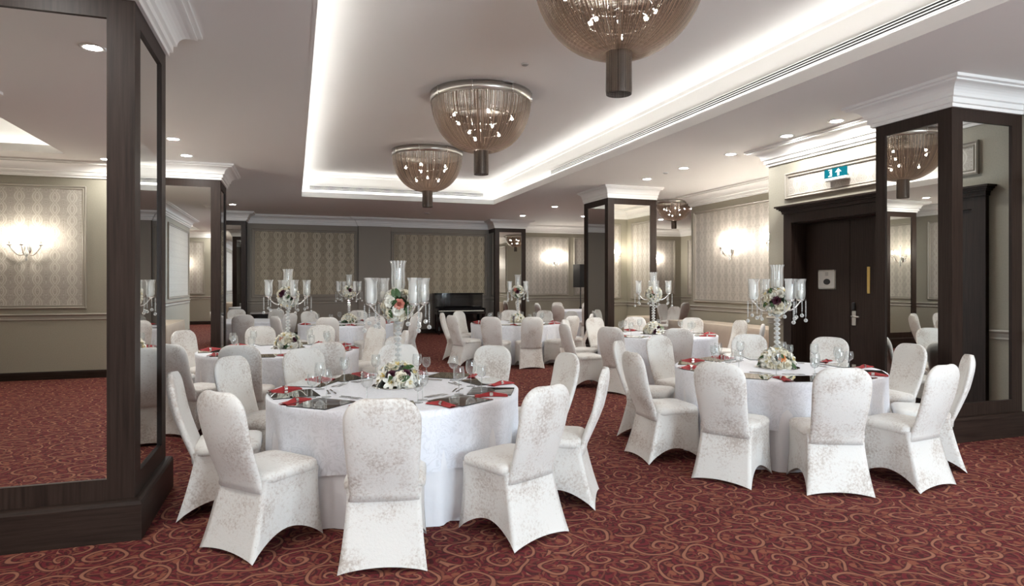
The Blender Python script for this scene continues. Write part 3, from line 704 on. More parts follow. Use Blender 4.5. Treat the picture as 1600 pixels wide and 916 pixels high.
# ------------------------------------------------------------------ covered chairs
def make_chair():
    r = thing('banquet_chair', '', 'chair')
    # skirt: stretch cover from seat to the four feet, hem arched between the feet
    NS = 14
    top_c = [(-.205,-.20),(.205,-.20),(.212,.198),(-.212,.198)]
    mid_c = [(-.198,-.185),(.198,-.185),(.212,.192),(-.212,.192)]
    bot_c = [(-.238,-.30),(.238,-.30),(.225,.222),(-.225,.222)]
    arch = [.028, .115, .075, .115]
    def perim(corners, bow):
        out = []
        for k in range(4):
            a, b = Vector(corners[k]), Vector(corners[(k+1) % 4]); d = (b-a); nrm = Vector((-d.y, d.x)).normalized()
            for i in range(NS):
                t = i/NS; q = a + d*t + nrm*bow[k]*math.sin(PI*t)
                out.append(q)
        return out
    hem = [arch[k]*math.sin(PI*i/NS)**.75 if i else 0.0 for k in range(4) for i in range(NS)]
    T = perim(top_c, [-.005,-.012,-.02,-.012]); Mi = perim(mid_c, [.0,.006,.0,.006]); B = perim(bot_c, [.0,.028,.022,.028])
    rings = []
    for v in range(10):
        t = v/9; ring = []
        for j in range(4*NS):
            z = hem[j]*(1-t) + .43*t + .003
            h = z/.43
            # corner pockets pinch in just above the floor
            w = max(0, 1-h); k2 = max(0, min(1, (h-.5)/.5))
            base = B[j]*w + Mi[j]*(1-w)
            if h > .8: base = base.lerp(T[j], (h-.8)/.2)
            side = j // NS
            if side == 0 or j % (4*NS) == NS: pass
            base = base * (1 - .03*math.sin(PI*min(1, h)))
            ring.append((base.x, base.y, z))
        rings.append(ring)
    b = MB(); b.loft(rings); sk = b.obj('skirt', M['velvet'], r, True)
    # seat cushion
    def rrect(hx, y0, y1, rad, z, n=6):
        pts = []
        for cx, cy, a0 in ((hx-rad,y0+rad,-PI/2),(hx-rad,y1-rad,0),(-hx+rad,y1-rad,PI/2),(-hx+rad,y0+rad,PI)):
            for i in range(n): a = a0+PI/2*i/(n-1); pts.append((cx+rad*math.cos(a), cy+rad*math.sin(a), z))
        return pts
    b = MB()
    b.loft([rrect(.205,-.19,.196,.06,.405), rrect(.222,-.20,.210,.065,.42), rrect(.226,-.20,.214,.07,.44), rrect(.222,-.20,.211,.07,.462), rrect(.205,-.19,.196,.07,.476), rrect(.15,-.15,.15,.06,.486), rrect(.07,-.08,.08,.04,.490)], cap=True)
    b.obj('seat', M['velvet'], r, True)
    # backrest
    b = MB(); rings = []; HT = .945; Rc = .125
    zs = [.36,.40,.46,.52,.60,.68,.76,HT-Rc-.0] + [HT-Rc+Rc*math.sin(PI/2*i/7) for i in range(1, 8)]
    for z in zs:
        w = .186 + .020*min(1, max(0, (z-.40)/.35)) + (.012 if z < .39 else 0)
        th = .030
        if z > HT-Rc:
            q = (z-(HT-Rc))/Rc; w = w-Rc+Rc*math.sqrt(max(0, 1-q*q)); th = .030*(1-.55*q**3)
        t = (z-.40)/(HT-.40)
        yc = -.195 - .145*t - .02*math.sin(PI*max(0, t)) if z >= .40 else -.19
        ring = []
        for k in range(20):
            a = 2*PI*k/20; ca, sa = math.cos(a), math.sin(a)
            e = .42
            x = w*math.copysign(abs(ca)**e, ca); yy = th*math.copysign(abs(sa)**.8, sa)
            bow = -.028*(1-(x/max(w,.05))**2)      # slightly wrapped round the sitter
            ring.append((x, yc + yy + bow*min(1, max(0, t*2)), z))
        rings.append(ring)
    b.loft(rings, cap=True); b.obj('backrest', M['velvet'], r, True)
    return Proto(r)
CHAIR = make_chair()

TW = {'front': 'front round table', 'door': 'table by double door', 'second': 'second table on left', 'far_left': 'far left table',
      'piano': 'table before piano', 'wide': 'table before wide pillar', 'speaker': 'far table below loudspeaker', 'corner': 'table beside far left pillar'}
def xy(u, v): p = at(u, v, .75); return (p[0], p[1])
TC = {'front': xy(619,607), 'door': xy(1212,574.5), 'second': xy(438,546), 'far_left': xy(541,505), 'piano': xy(807,504.5), 'wide': xy(1026,522), 'speaker': (8.25,17.7), 'corner': (-1.15,15.0)}
SEATS = {   # angle round the table, distance of the chair-back top from the centre
 'front': [(259,1.53),(297,1.54),(330,1.56),(8,1.52),(44,1.52),(81,1.52),(116,1.52),(145,1.5),(183,1.5),(221,1.5)],
 'door': [(214,1.48),(247,1.5),(280,1.45),(314,1.5),(354,1.52),(28,1.54),(60,1.56),(103,1.54),(137,1.52),(178,1.46)],
 'second': [(256,1.5),(289,1.5),(325,1.5),(359,1.5),(34,1.5),(69.5,1.5),(101.5,1.5),(142.5,1.5),(180,1.5),(228,1.5)],
 'far_left': [(253,1.5),(286,1.5),(326,1.5),(3.5,1.5),(38,1.5),(76,1.5),(117,1.5),(208,1.5)],
 'piano': [(233,1.45),(262,1.5),(295,1.5),(330,1.5),(18,1.5),(46,1.5),(77,1.5),(127,1.5),(157,1.52),(196,1.5)],
 'wide': [(214,1.52),(250,1.5),(317,1.55),(356,1.5),(34.5,1.5),(73.5,1.5),(105,1.5),(140,1.5),(182,1.6)],
 'speaker': [(180,1.5),(215,1.5),(250,1.5),(286,1.5),(322,1.5),(140,1.5),(100,1.5),(60,1.5)],
 'corner': [(278,1.5),(315,1.5),(95,1.5),(60,1.5)],
}
HOURS = ['twelve','one','two','three','four','five','six','seven','eight','nine','ten','eleven']
def clocks(c, angs):
    """clock position of each seat as the viewer sees the table: six o'clock nearest"""
    view = math.degrees(math.atan2(-c[1], -c[0])); used = set(); out = []
    for a in angs:
        h = (6 - ((a - view + 180) % 360 - 180) / 30) * 2      # half hours, clockwise seen from above
        k = round(h) % 24; j = 0
        while k in used: j += 1; k = (round(h) + (j+1)//2 * (1 if j % 2 else -1)) % 24
        used.add(k); out.append("%s o'clock" % HOURS[(k//2) % 12] if k % 2 == 0 else 'half past %s' % HOURS[(k//2) % 12])
    return out
SEATINFO = {}
for (u, v, rz, lb) in ((1035,476,-2.9,'white covered chair facing the viewer, just beyond the wide right pillar'),(1054,480,1.9,'white covered chair seen side on, middle of three beyond the wide pillar'),(1071,473.5,.3,'white covered chair beyond the wide pillar, beside the wall corner')):
    p = at(u, v, .93); CHAIR.put((p[0]-.33*math.sin(rz)*1, p[1]+.33*math.cos(rz), 0), rz, lb, 'white covered banquet chairs')
for t, seats in SEATS.items():
    cx, cy = TC[t]; cl = clocks((cx, cy), [a for a, r in seats]); SEATINFO[t] = []
    for (a, r), ck in zip(seats, cl):
        ar = math.radians(a); rr = max(r - .335, 1.168)
        jit = random.uniform(-.04, .04)
        px, py = cx + rr*math.cos(ar), cy + rr*math.sin(ar)
        rz = ar + PI/2 + jit                                   # local +y looks at the table centre
        view = math.atan2(py, px); df = (ar + PI - view + PI) % (2*PI) - PI
        pose = 'seen from behind' if abs(df) < .9 else ('facing the viewer' if abs(df) > 2.2 else 'side on')
        CHAIR.put((px, py, 0), rz, ('white covered chair %s at %s of the %s' if t != 'corner' else 'white chair %s at %s of the %s') % (pose, ck, TW[t]), 'white covered banquet chairs')
        SEATINFO[t].append((ar, ck))

# ------------------------------------------------------------------ round tables
RT = .93
def make_table(ph, seed):
    rnd = random.Random(seed)
    r = thing('round_table', '', 'table')
    n = 168
    def ring(rad, z, amp, k, p): return [((rad+amp*(math.cos(k*a+p)+.45*math.cos((k*2-3)*a+2*p)))*math.cos(a), (rad+amp*(math.cos(k*a+p)+.45*math.cos((k*2-3)*a+2*p)))*math.sin(a), z) for a in [2*PI*j/n for j in range(n)]]
    b = MB()
    rg = [[(.001*math.cos(2*PI*j/n), .001*math.sin(2*PI*j/n), .75) for j in range(n)], ring(.5,.75,0,1,0), ring(RT-.03,.75,0,1,0), ring(RT-.008,.7485,0,1,0), ring(RT+.002,.742,0,1,0)]
    for i in range(1, 11):
        t = i/10; z = .742 - .39*t; am = .024*max(0, t-.12)**1.1
        rg.append([(x, y, z + .012*t*math.cos(4*math.atan2(y, x)+ph)) for x, y, z in ring(RT+.002-.016*t, z, am, 17, ph)])
    b.loft(rg); b.obj('overlay_cloth', M['overlay'], r, True)
    b = MB(); rg = []
    for i in range(0, 13):
        t = i/12; rg.append(ring(RT-.022-.01*t, .735-.73*t, .022*min(1, .3+t), 23, ph*1.7+1))
    b.loft(rg); b.obj('underlay_cloth', M['underlay'], r, True)
    return Proto(r)
TB = [make_table(.4, 1), make_table(1.9, 2), make_table(3.1, 3)]
TL = {'front': 'front round table dressed in white damask cloth, nearest the viewer', 'door': 'white clothed round table before the dark double door', 'second': 'white clothed round table just behind the front one, on the left',
      'far_left': 'white clothed round table in the far left, under the back wall', 'piano': 'white clothed round table in the middle distance before the piano', 'wide': 'white clothed round table before the wide right pillar',
      'speaker': 'small looking far round table below the black loudspeaker', 'corner': 'round table beside the far left pillar, mostly hidden by chairs'}
for k, t in enumerate(TC): TB[k % 3].put((TC[t][0], TC[t][1], 0), .7*k, TL[t], 'white clothed round tables')

# ------------------------------------------------------------------ flowers
def petal(b, L_, W, base, tilt, az, curl, n=4, cup=.3, org=(0,0,0)):
    rows = []
    for i in range(n+1):
        t = i/n; w = W*math.sin(PI*(.12+.80*t))**.8; an = tilt + curl*t
        rad = base; x = 0; z = 0
        for q in range(i): a_ = tilt + curl*q/n; rad += L_/n*math.sin(a_); z += L_/n*math.cos(a_)
        row = []
        for s in (-1, -.5, 0, .5, 1):
            px = rad + cup*w*(s*s)*-.5*math.cos(an); py = s*w; pz = z + cup*w*(s*s)*.5*math.sin(an)
            row.append((org[0]+px*math.cos(az)-py*math.sin(az), org[1]+px*math.sin(az)+py*math.cos(az), org[2]+pz))
        rows.append(row)
    vs = [p for r in rows for p in r]
    b.add(vs, [(i*5+j, i*5+j+1, (i+1)*5+j+1, (i+1)*5+j) for i in range(n) for j in range(4)])
def rose_mesh(R):
    b = MB(); k = 0
    for n, tilt, L_, W, base in ((3,.05,R*.9,R*.42,R*.05),(5,.35,R*1.0,R*.5,R*.08),(6,.75,R*1.05,R*.55,R*.10),(7,1.15,R*1.1,R*.58,R*.12)):
        for i in range(n): petal(b, L_, W, base, tilt, 2*PI*i/n+k*.7, .35 if tilt > .5 else -.15, cup=.5)
        k += 1
    b.ball((0,0,R*.25), R*.35, 8, 5)
    return b
def lily_mesh(R):
    b = MB()
    for i in range(6): petal(b, R*1.5, R*.36, R*.08, .55, 2*PI*i/6, .95, n=5, cup=.25)
    b.mi = 1
    for i in range(5):
        a = 2*PI*i/5; b.tube([(0,0,0),(.12*R*math.cos(a),.12*R*math.sin(a),.5*R),(.28*R*math.cos(a),.28*R*math.sin(a),.85*R)], R*.035, 4)
        b.ball((.28*R*math.cos(a),.28*R*math.sin(a),.87*R), R*.075, 6, 4)
    return b
def leaf_mesh(R):
    b = MB(); petal(b, R*2.1, R*.5, 0, 1.0, 0, .7, n=5, cup=.4); return b
def bake(b, name, mats):
    me = bpy.data.meshes.new(name); me.from_pydata(b.v, [], b.f); me.update()
    for m in mats: me.materials.append(m)
    me.polygons.foreach_set('material_index', b.m); me.polygons.foreach_set('use_smooth', [True]*len(me.polygons)); return me
ROSE = {c: bake(rose_mesh(.036), c+'_rose', [M[c]]) for c in ('petal','cream','peach','rose','plum')}
LILY = bake(lily_mesh(.038), 'white_lily', [M['petal'], M['stamen']])
LEAF = bake(leaf_mesh(.045), 'leaf', [M['leaf']])
def put_bloom(root, name, me, p, d, sc_=1.0, spin=0.0):
    o = bpy.data.objects.new(name, me); COL.objects.link(o); o.parent = root
    q = Vector(d).normalized().to_track_quat('Z', 'Y')
    o.rotation_mode = 'QUATERNION'; o.location = p
    from mathutils import Quaternion
    o.rotation_quaternion = q @ Quaternion((0,0,1), spin); o.scale = (sc_,)*3
    return o
def flower_ball(name, label, loc, R, accents, seed, dome=False, rz=0, squash=1.0, group=None, n=54):
    """ball (or low dome) of white roses and lilies with accent blooms: accents = list of (colour, azimuth, elevation)"""
    rnd = random.Random(seed)
    r = thing(name, label, 'flowers', loc, rz, group)
    b = MB(); b.lathe([(R*.50*math.sin(PI*i/8) + 1e-3, (-R*.50*math.cos(PI*i/8)*squash if not dome else max(0, -R*.50*math.cos(PI*i/8))*squash)) for i in range(9)], 16); b.obj('foliage', M['leaf'], r, True)
    dirs = []
    for k in range(n):
        z = 1-(2 if not dome else .98)*(k+.5)/n; a = k*2.39996+rnd.uniform(-.2,.2); q = math.sqrt(max(0,1-z*z)); dirs.append((q*math.cos(a), q*math.sin(a), z))
    acc = []
    for c, az, el in accents:
        d = (math.cos(el)*math.cos(az), math.cos(el)*math.sin(az), math.sin(el)); acc.append((c, d))
    for k, d in enumerate(dirs):
        if any(Vector(d).angle(Vector(e)) < (.36 if c != 'leaf' else .2) for c, e in acc): continue
        p = (d[0]*R*.74, d[1]*R*.74, d[2]*R*.74*squash + (0.012 if dome else 0))
        t = rnd.random()
        if t < .28: put_bloom(r, 'lily', LILY, p, d, R/.125*rnd.uniform(.85,1.05), rnd.uniform(0,6))
        elif t < .93: put_bloom(r, 'rose', ROSE['petal' if t < .62 else 'cream'], p, d, R/.125*rnd.uniform(.85,1.1), rnd.uniform(0,6))
        else: put_bloom(r, 'leaf', LEAF, p, (d[0]+.3, d[1], d[2]), R/.125*.7, rnd.uniform(0,6))
    for c, d in acc:
        p = (d[0]*R*.80, d[1]*R*.80, d[2]*R*.80*squash + (0.012 if dome else 0))
        if c == 'leaf': put_bloom(r, 'leaf', LEAF, p, d, R/.125*.75, rnd.uniform(0,6))
        else:
            o = put_bloom(r, 'rose', ROSE[c], p, d, R/.125*(.95 if not dome else .72), rnd.uniform(0,6)); o['label'] = {'plum': 'dark plum rose', 'peach': 'orange rose', 'rose': 'dusty pink rose'}.get(c, c)
    return r

# ------------------------------------------------------------------ candelabra
def make_candelabrum():
    r = thing('candelabrum', '', 'candelabra')             # local z=0 at the table top
    b = MB(); b.lathe([(.001,.0),(.085,.0),(.088,.008),(.075,.014),(.03,.02),(.02,.045),(.001,.046)], 28); b.obj('base', M['crystal'], r, True)
    b = MB(); z = .05
    b.tube([(0,0,.03),(0,0,.66)], .006, 8)
    k = 0
    while z < .50:
        h = .034
        b.lathe([(.010,z),(.024,z+.006),(.031,z+h/2),(.024,z+h-.006),(.010,z+h)], 8); z += h; 
        b.lathe([(.008,z),(.013,z+.004),(.008,z+.008)], 8); z += .008; k += 1
    o = b.obj('crystal_stem', M['crystal'], r)
    def cup(mb, c):
        mb.lathe([(.004,-.01),(.012,.0),(.030,.008),(.042,.02),(.040,.022),(.028,.012),(.012,.012),(.010,.02)], 18, c)
    def shade(par, c, s=1.0):
        b = MB(); pr = [(.030,.012),(.040,.03),(.0455,.055),(.0455,.11),(.0440,.16),(.0465,.19),(.055,.215)]
        b.lathe([(x*s, z*s) for x, z in pr], 30, c); 
        o = b.obj('glass_shade', M['hurricane'], par, True)
        b = MB(); b.lathe([(.001,.02),(.019,.02),(.019,.105),(.012,.108),(.001,.106)], 14, c); b.obj('candle', M['candle'], o, True)
        return o
    # arms
    for k in range(4):
        a = 2*PI*k/4
        b = MB(); pts = []
        for i in range(13):
            t = i/12; rr = .02+.215*t; pts.append((rr*math.cos(a), rr*math.sin(a), .60-.075*math.sin(PI*t)+.02*t))
        b.tube(pts, .0075, 8); e = pts[-1]; cup(b, e)
        arm = b.obj('arm', M['chrome'], r, True)
        shade(arm, (e[0], e[1], e[2]))
        for j, (da, ln, rad) in enumerate(((-.9,.12,.05),(.0,.17,.055),(.9,.14,.05),)):
            px = e[0]+rad*math.cos(a+da*2); py = e[1]+rad*math.sin(a+da*2)
            b = MB(); b.tube([(px,py,e[2]+.018),(px,py,e[2]-ln)], .0016, 5)
            zz = e[2]-.005
            while zz > e[2]-ln+.02: b.ball((px,py,zz), .0075, 6, 4); zz -= .0165
            b.ball((px,py,e[2]-ln-.012), .0175, 10, 6)
            b.obj('crystal_strand', M['crystal'], arm)
    b = MB(); b.lathe([(.012,.60),(.02,.64),(.012,.70),(.018,.71)], 14); cup(b, (0,0,.71)); arm = b.obj('finial', M['chrome'], r, True)
    sh = shade(arm, (0,0,.715), 1.18)
    return Proto(r)
CAN = make_candelabrum()
# table: (u of the stem, foot v, rotation, ball accents facing the viewer, base accents)
CANDS = {'front': (622,603,.54), 'door': (1214,574.5,.50), 'second': (450,544,.30), 'far_left': (545.5,505,.5), 'piano': (809,504.5,.8), 'wide': (1021,522,.16)}
BALLACC = {'front': [('rose',-1.5,.08),('leaf',-2.1,.05),('leaf',-2.2,-.25),('leaf',-1.0,-.2),('leaf',-.9,.1),('leaf',-1.45,.6),('leaf',-1.8,.5)], 'door': [('plum',-1.6,.05),('leaf',-1.9,-.6),('leaf',-1.1,.4),('leaf',-2.1,.5),('leaf',-2.3,0),('leaf',-.9,-.1)], 'second': [('plum',-2.1,.45),('plum',-1.0,.1),('leaf',-1.6,-.3),('plum',-2.3,.3)],
           'far_left': [('plum',-1.35,.3),('leaf',-1.8,.2)], 'piano': [('plum',-1.6,.0),('rose',-2.0,.35),('leaf',-1.2,.3)], 'wide': [('rose',-1.4,.3),('leaf',-1.9,.1)]}
BASEACC = {'front': [('plum',-2.0,.55),('plum',-1.0,.6),('leaf',-1.55,.25),('leaf',-2.3,.2),('leaf',-1.1,.9)], 'door': [('peach',-1.2,.55),('leaf',-1.5,.9),('leaf',-2.6,.4),('leaf',-.7,.3)], 'second': [('peach',-2.3,.7),('plum',-1.0,.6),('leaf',-.5,.5),('leaf',-1.7,.1)],
           'far_left': [('leaf',-2.1,.2),('leaf',-1.0,.6)], 'piano': [('plum',-2.2,.6),('leaf',-1.2,.7),('leaf',-.7,.5)], 'wide': [('plum',-.9,.6),('plum',-1.4,.2),('leaf',-.6,.7),('leaf',-2.3,.4)]}
def make_tray():
    b = MB(); r = thing('mirror_tray', '', 'tray')
    b.lathe([(.001,.0),(.20,.0),(.203,.003),(.20,.006),(.192,.006)], 40); b.obj('rim', M['chrome'], r, True)
    b = MB(); b.lathe([(.001,.0062),(.193,.0062)], 40); b.f = [tuple(q) for q in b.f]; b.obj('mirror', M['mirror'], r); return Proto(r)
TRAY = make_tray()
for k, (t, (u, v, rz)) in enumerate(CANDS.items()):
    x, y, z = at(u, v, .75)
    vz = math.atan2(y, x)-PI/2                              # turn accents towards the viewer
    TRAY.put((x, y, .7515), 0, 'round mirror tray under the flowers on the %s' % TW[t], 'round mirror trays')
    CAN.put((x, y, .758), vz+rz, 'tall crystal candelabrum with glass shades on the %s' % TW[t], 'crystal candelabra')
    flower_ball('flower_ball', 'ball of white flowers held high on the candelabrum of the %s' % TW[t], (x, y, .758+.625), .135, BALLACC[t], 10+k, rz=vz, group='flower balls on the candelabra')
    flower_ball('flower_wreath', 'low mound of white flowers around the candelabrum foot on the %s' % TW[t], (x, y, .762), .165, BASEACC[t], 40+k, True, rz=vz, squash=1.05, group='flower mounds on the tables', n=58)

# ------------------------------------------------------------------ place settings
def make_mat():
    b = MB(); r = thing('mirror_placemat', '', 'placemat')
    b.box((-.16,-.16,0),(.16,.16,.005), .002); b.obj('edge', M['darkmetal'], r)
    b = MB(); b.add([(-.158,-.158,.0053),(.158,-.158,.0053),(.158,.158,.0053),(-.158,.158,.0053)], [(0,1,2,3)]); b.obj('mirror', M['mirror'], r); return Proto(r)
def make_napkin():
    r = thing('napkin', '', 'napkin')
    b = MB(); rows = []
    for i in range(17):
        t = i/16*2-1; y = .115*t; w = .016+.026*abs(t)**.8; 
        rows.append([(w*s, y, .004+(.020-.010*abs(t))*(1-abs(s))**.6 + .004*math.cos(5*s+3*t)*(1-abs(s)) + (.006*(1-abs(t)) if abs(s) < .9 else 0)) for s in (-1,-.75,-.5,-.25,0,.25,.5,.75,1)])
    vs = [p for q in rows for p in q]; fs = [(i*9+j, i*9+j+1, (i+1)*9+j+1, (i+1)*9+j) for i in range(16) for j in range(8)]
    b.add(vs, fs); b.add([(-.042,-.115,.001),(.042,-.115,.001),(.016,0,.001),(.042,.115,.001),(-.042,.115,.001),(-.016,0,.001)], [(5,4,3,2,1,0)])
    b.obj('folded_cloth', M['red'], r, True)
    b = MB(); b.loft([[(.021*math.cos(a), yy, .015+.0155*math.sin(a)) for a in [2*PI*k/16 for k in range(16)]] for yy in (-.012,.012)]); b.obj('napkin_ring', M['chrome'], r, True)
    return Proto(r)
def make_wine(h=.20, w=.041, name='wine_glass', cat='glass'):
    r = thing(name, '', cat)
    b = MB(); b.lathe([(w*.05,h*.46),(w*.55,h*.50),(w*.92,h*.60),(w,h*.72),(w*.93,h*.88),(w*.82,h)], 20); b.obj('bowl', M['glass'], r, True)
    b = MB(); b.lathe([(.0045,h*.03),(.0035,h*.15),(.0035,h*.40),(.006,h*.47)], 10); b.obj('stem', M['glass'], r, True)
    b = MB(); b.lathe([(.001,0),(.034,.0),(.035,.002),(.02,.005),(.0045,h*.03+.001)], 20); b.obj('foot', M['glass'], r, True)
    return Proto(r)
def make_fork():
    r = thing('dessert_fork', '', 'cutlery')
    b = MB(); b.box((-.006,-.09,.001),(.006,-.0,.004), .001); b.box((-.004,0,.001),(.004,.04,.004), .001); b.obj('handle', M['chrome'], r)
    b = MB(); b.box((-.011,.04,.001),(.011,.055,.004), .001)
    for k in range(4): b.box((-.011+.0062*k,.054,.0015),(-.0076+.0062*k,.09,.004))
    b.obj('tines', M['chrome'], r); return Proto(r)
def make_knife():
    r = thing('dessert_knife', '', 'cutlery')
    b = MB(); b.box((-.006,-.10,.001),(.006,-.0,.006), .002); b.obj('handle', M['chrome'], r)
    b = MB(); b.loft([[(-.008,0,.001),(.007,0,.001),(.007,0,.003),(-.008,0,.003)], [(-.009,.07,.001),(.007,.07,.001),(.007,.07,.0025),(-.009,.07,.0025)], [(.005,.10,.001),(.007,.10,.001),(.007,.10,.002),(.005,.10,.002)]], cap=True); b.obj('blade', M['chrome'], r); return Proto(r)
MAT, NAP, WINE, WATER, FORK, KNIFE = make_mat(), make_napkin(), make_wine(), make_wine(.165,.036,'water_glass'), make_fork(), make_knife()
ZT = .7508
def polar(t, ar, r, side): c = TC[t]; return (c[0]+r*math.cos(ar)-side*math.sin(ar), c[1]+r*math.sin(ar)+side*math.cos(ar))
for t in ('front','door','second','wide','piano','far_left'):
    for ar, ck in SEATINFO[t]:
        w = 'at %s of the %s' % (ck, TW[t]); far = t in ('piano','far_left')
        x, y = polar(t, ar, .745, 0); MAT.put((x,y,ZT), ar+.12, 'square mirror placemat '+w, 'mirror placemats')
        x, y = polar(t, ar, .80 if t != 'front' else .79, -.20); NAP.put((x,y,ZT), ar+PI/2+.25+random.uniform(-.2,.2), 'red folded napkin with silver ring '+w, 'red napkins')
        x, y = polar(t, ar, .545, -.17); WINE.put((x,y,ZT), ar, 'empty wine glass '+w, 'wine glasses')
        if t not in ('front','door'): continue
        x, y = polar(t, ar, .50, .0); FORK.put((x,y,ZT), ar, 'silver dessert fork '+w, 'dessert forks')
        x, y = polar(t, ar, .465, .0); KNIFE.put((x,y,ZT), ar+.1, 'silver dessert knife '+w, 'dessert knives')
        if round(math.degrees(ar)/36) % 2: continue
        x, y = polar(t, ar, .60, -.25); WATER.put((x,y,ZT), ar, 'short stemmed water glass '+w, 'water glasses')

# ------------------------------------------------------------------ buffet tables
def buffet(x0, y0, x1, y1, label, ph):
    r = thing('buffet_table', label, 'table', ((x0+x1)/2,(y0+y1)/2,0), 0, 'clothed buffet tables')
    hx, hy = (x1-x0)/2, (y1-y0)/2
    def ring(e, z, amp):
        pts = []
        per = [(-hx,-hy),(hx,-hy),(hx,hy),(-hx,hy)]
        s = 0
        for k in range(4):
            a, b_ = Vector(per[k]), Vector(per[(k+1) % 4]); d = b_-a; n = Vector((d.y,-d.x)).normalized(); m = max(8, int(d.length*22))
            for i in range(m):
                t = i/m; q = a+d*t; edge = min(1, min(t, 1-t)*m/3)
                q = q + n*(e+amp*edge*math.sin((s+d.length*t)*26+ph)); pts.append((q.x,q.y,z))
            s += d.length
        return pts
    b = MB(); rg = [ring(0,.748,0), ring(.004,.742,0)] + [ring(.006+.012*i/6, .742-.735*i/6, .012*(.3+.7*i/6)) for i in range(1, 7)]
    b.loft(rg); b.obj('table_skirt', M['buffet'], r, True)
    b = MB(); b.box((-hx,-hy,.74),(hx,hy,.752), .004); b.obj('top_cloth', M['buffet'], r)
    return r
buffet(7.75,9.2,8.42,12.3, 'long beige clothed buffet table along the right wall under the wall lamp', .5)
buffet(-2.98,7.7,-2.3,9.9, 'beige clothed buffet table at the left wall, seen in the pillar mirror', 1.2)

# ------------------------------------------------------------------ piano, loudspeaker, side table
def piano():
    r = thing('upright_piano', 'black upright piano against the back wall', 'piano', (4.83,19.62,0))
    W = .76
    b = MB(); b.box((-W,-.13,.08),(W,.22,1.22), .01); b.obj('case', M['black'], r)
    b = MB(); b.box((-W-.02,-.17,1.22),(W+.02,.23,1.255), .008); b.obj('lid', M['black'], r)
    b = MB(); b.box((-W,-.50,.60),(W,-.12,.70), .012); b.box((-W,-.50,.70),(-W+.05,-.12,.80), .012); b.box((W-.05,-.50,.70),(W,-.12,.80), .012); b.obj('key_bed', M['black'], r)
    kb = MB(); kb.box((-W+.06,-.47,.70),(W-.06,-.30,.722), .003); kbo = kb.obj('keyboard', M['ivory'], r)
    k2 = MB(); n = 52; w = (2*W-.12)/n
    for i in range(n-1):
        if i % 7 in (0,1,3,4,5): k2.box((-W+.06+w*(i+.7),-.41,.722),(-W+.06+w*(i+1.3),-.30,.734))
    k2.obj('black_key', M['black'], kbo); kbo.children[0]['kind'] = 'stuff'
    b = MB(); b.add([(-W+.05,-.30,.735),(W-.05,-.30,.735),(W-.05,-.15,.84),(-W+.05,-.15,.84),(-W+.05,-.285,.72),(W-.05,-.285,.72),(W-.05,-.13,.83),(-W+.05,-.13,.83)], [(0,1,2,3),(7,6,5,4),(0,4,5,1),(1,5,6,2),(2,6,7,3),(3,7,4,0)]); b.obj('fallboard', M['black'], r)
    b = MB(); b.box((-.45,-.16,.86),(.45,-.135,1.12), .006); b.box((-.46,-.20,.85),(.46,-.13,.865), .003); b.obj('music_desk', M['black'], r)
    for s in (-1, 1):
        b = MB(); b.lathe([(.03,.06),(.045,.09),(.03,.14),(.035,.30),(.05,.50),(.04,.56),(.055,.60)], 14, (s*(W-.06),-.44,0)); lg = b.obj('leg', M['black'], r, True)
        b = MB(); b.box((s*(W-.06)-.04,-.52,.03),(s*(W-.06)+.04,-.10,.075), .01); b.lathe([(.01,0),(.025,.01),(.025,.03),(.01,.035)], 12, (s*(W-.06),-.48,0)); b.obj('toe_block', M['black'], lg)
    for k in (-.09,0,.09):
        b = MB(); b.box((k-.02,-.26,.05),(k+.02,-.12,.065), .005); b.obj('pedal', M['brass'], r)
piano()
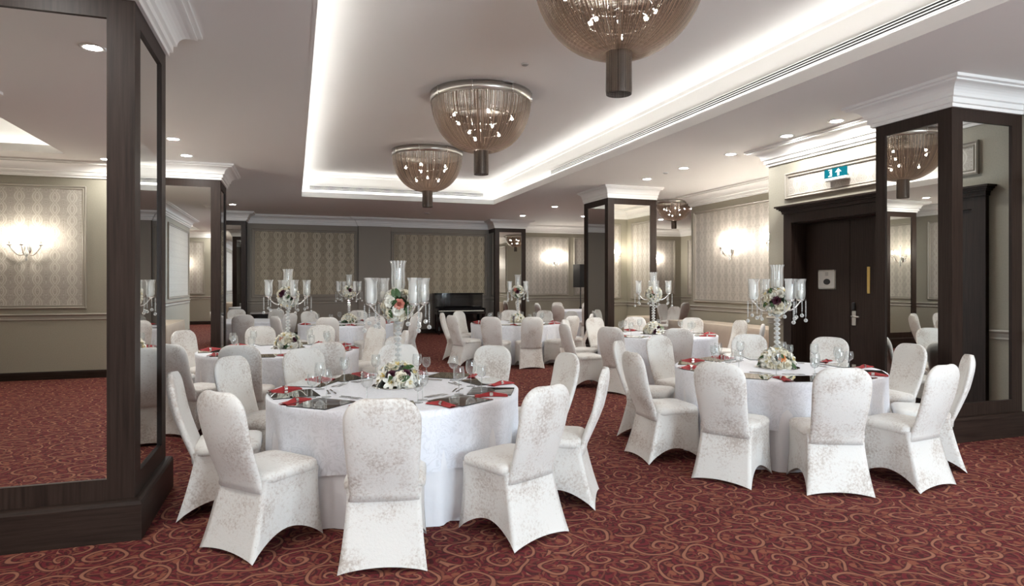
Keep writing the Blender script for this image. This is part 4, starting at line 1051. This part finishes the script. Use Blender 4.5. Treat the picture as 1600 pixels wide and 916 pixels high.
def speaker():
    t = thing('speaker_stand', 'black tripod stand under the loudspeaker by the back wall', 'speaker stand', (9.0,19.6,0))
    b = MB(); b.tube([(0,0,.15),(0,0,1.42)], .018, 12); b.obj('pole', M['blackmatt'], t, True)
    b = MB(); b.lathe([(.02,.68),(.04,.69),(.04,.76),(.02,.77)], 14); b.obj('collar', M['blackmatt'], t, True)
    for k in range(3):
        a = 2*PI*k/3+.4; b = MB(); b.tube([(.03*math.cos(a),.03*math.sin(a),.72),(.45*math.cos(a),.45*math.sin(a),.02)], .013, 8); b.tube([(.02*math.cos(a),.02*math.sin(a),.25),(.24*math.cos(a),.24*math.sin(a),.37)], .008, 6); lg = b.obj('leg', M['blackmatt'], t, True)
        b = MB(); b.ball((.45*math.cos(a),.45*math.sin(a),.018), .018, 8, 5); b.obj('rubber_foot', M['black'], lg, True)
    s = thing('loudspeaker', 'black box loudspeaker on a tripod stand before the back wall', 'loudspeaker', (9.0,19.6,1.42), .35)
    b = MB(); b.loft([[(-.23,-.20,z),(.23,-.20,z),(.15,.20,z),(-.15,.20,z)] for z in (0,.76)], cap=True); b.obj('cabinet', M['blackmatt'], s)
    b = MB(); b.box((-.215,-.212,.02),(.215,-.20,.74), .004); b.obj('grille', M['grille'], s)
    b = MB(); b.lathe([(.11,0),(.12,.006),(.13,0)], 24); 
    b.v = [(x,-.214-z,.25+y) for x,y,z in b.v]; b.obj('woofer_ring', M['darkmetal'], s, True)
speaker()
def side_table():
    x, y = -.80, 19.35
    r = thing('side_table', 'low dark side table with grey top beside the far left pillar', 'table', (x, y, 0))
    b = MB(); b.box((-.36,-.25,.70),(.36,.25,.74), .006); b.obj('top', M['grey'], r)
    b = MB(); b.box((-.33,-.22,.58),(.33,.22,.70), .006); b.obj('apron', M['black'], r)
    for sx in (-1,1):
        for sy in (-1,1):
            b = MB(); b.lathe([(.018,0),(.02,.02),(.024,.4),(.026,.59)], 10, (sx*.29,sy*.18,0)); b.obj('leg', M['black'], r, True)
side_table()
cp = thing('fire_alarm_switch', 'small red fire call point on the left wall, seen only in the mirror', 'fire alarm', (-3.1,12.58,.95))
b = MB(); b.box((0,-.045,-.045),(.04,.045,.045), .006); b.obj('housing', M['redplastic'], cp)
b = MB(); b.box((.04,-.028,-.028),(.043,.028,.028)); b.obj('button_plate', M['white'], cp)

# ------------------------------------------------------------------ world, camera, output
w = bpy.data.worlds.new('world'); sc.world = w; w.use_nodes = True
w.node_tree.nodes['Background'].inputs[0].default_value = (.9,.95,1,1); w.node_tree.nodes['Background'].inputs[1].default_value = .3
cam = bpy.data.cameras.new('camera'); co = bpy.data.objects.new('camera', cam); COL.objects.link(co)
cam.sensor_width = 36; cam.lens = F/1600*36; cam.shift_y = -(458-HORIZON)/1600; cam.clip_start = .05; cam.clip_end = 100
co.location = (0, 0, HCAM); co.rotation_euler = (PI/2, 0, -TH)
sc.camera = co
vs = sc.view_settings; sc.display_settings.display_device = 'sRGB'
vs.view_transform = 'Standard'; vs.look = 'None'; vs.gamma = 1; vs.use_curve_mapping = False; vs.exposure = 1.62
cy = sc.cycles
cy.use_denoising = True; cy.max_bounces = 9; cy.diffuse_bounces = 5; cy.glossy_bounces = 6; cy.transmission_bounces = 6; cy.transparent_max_bounces = 24
cy.caustics_reflective = False; cy.caustics_refractive = False; cy.sample_clamp_indirect = 6; cy.sample_clamp_direct = 0
cy.use_light_tree = True
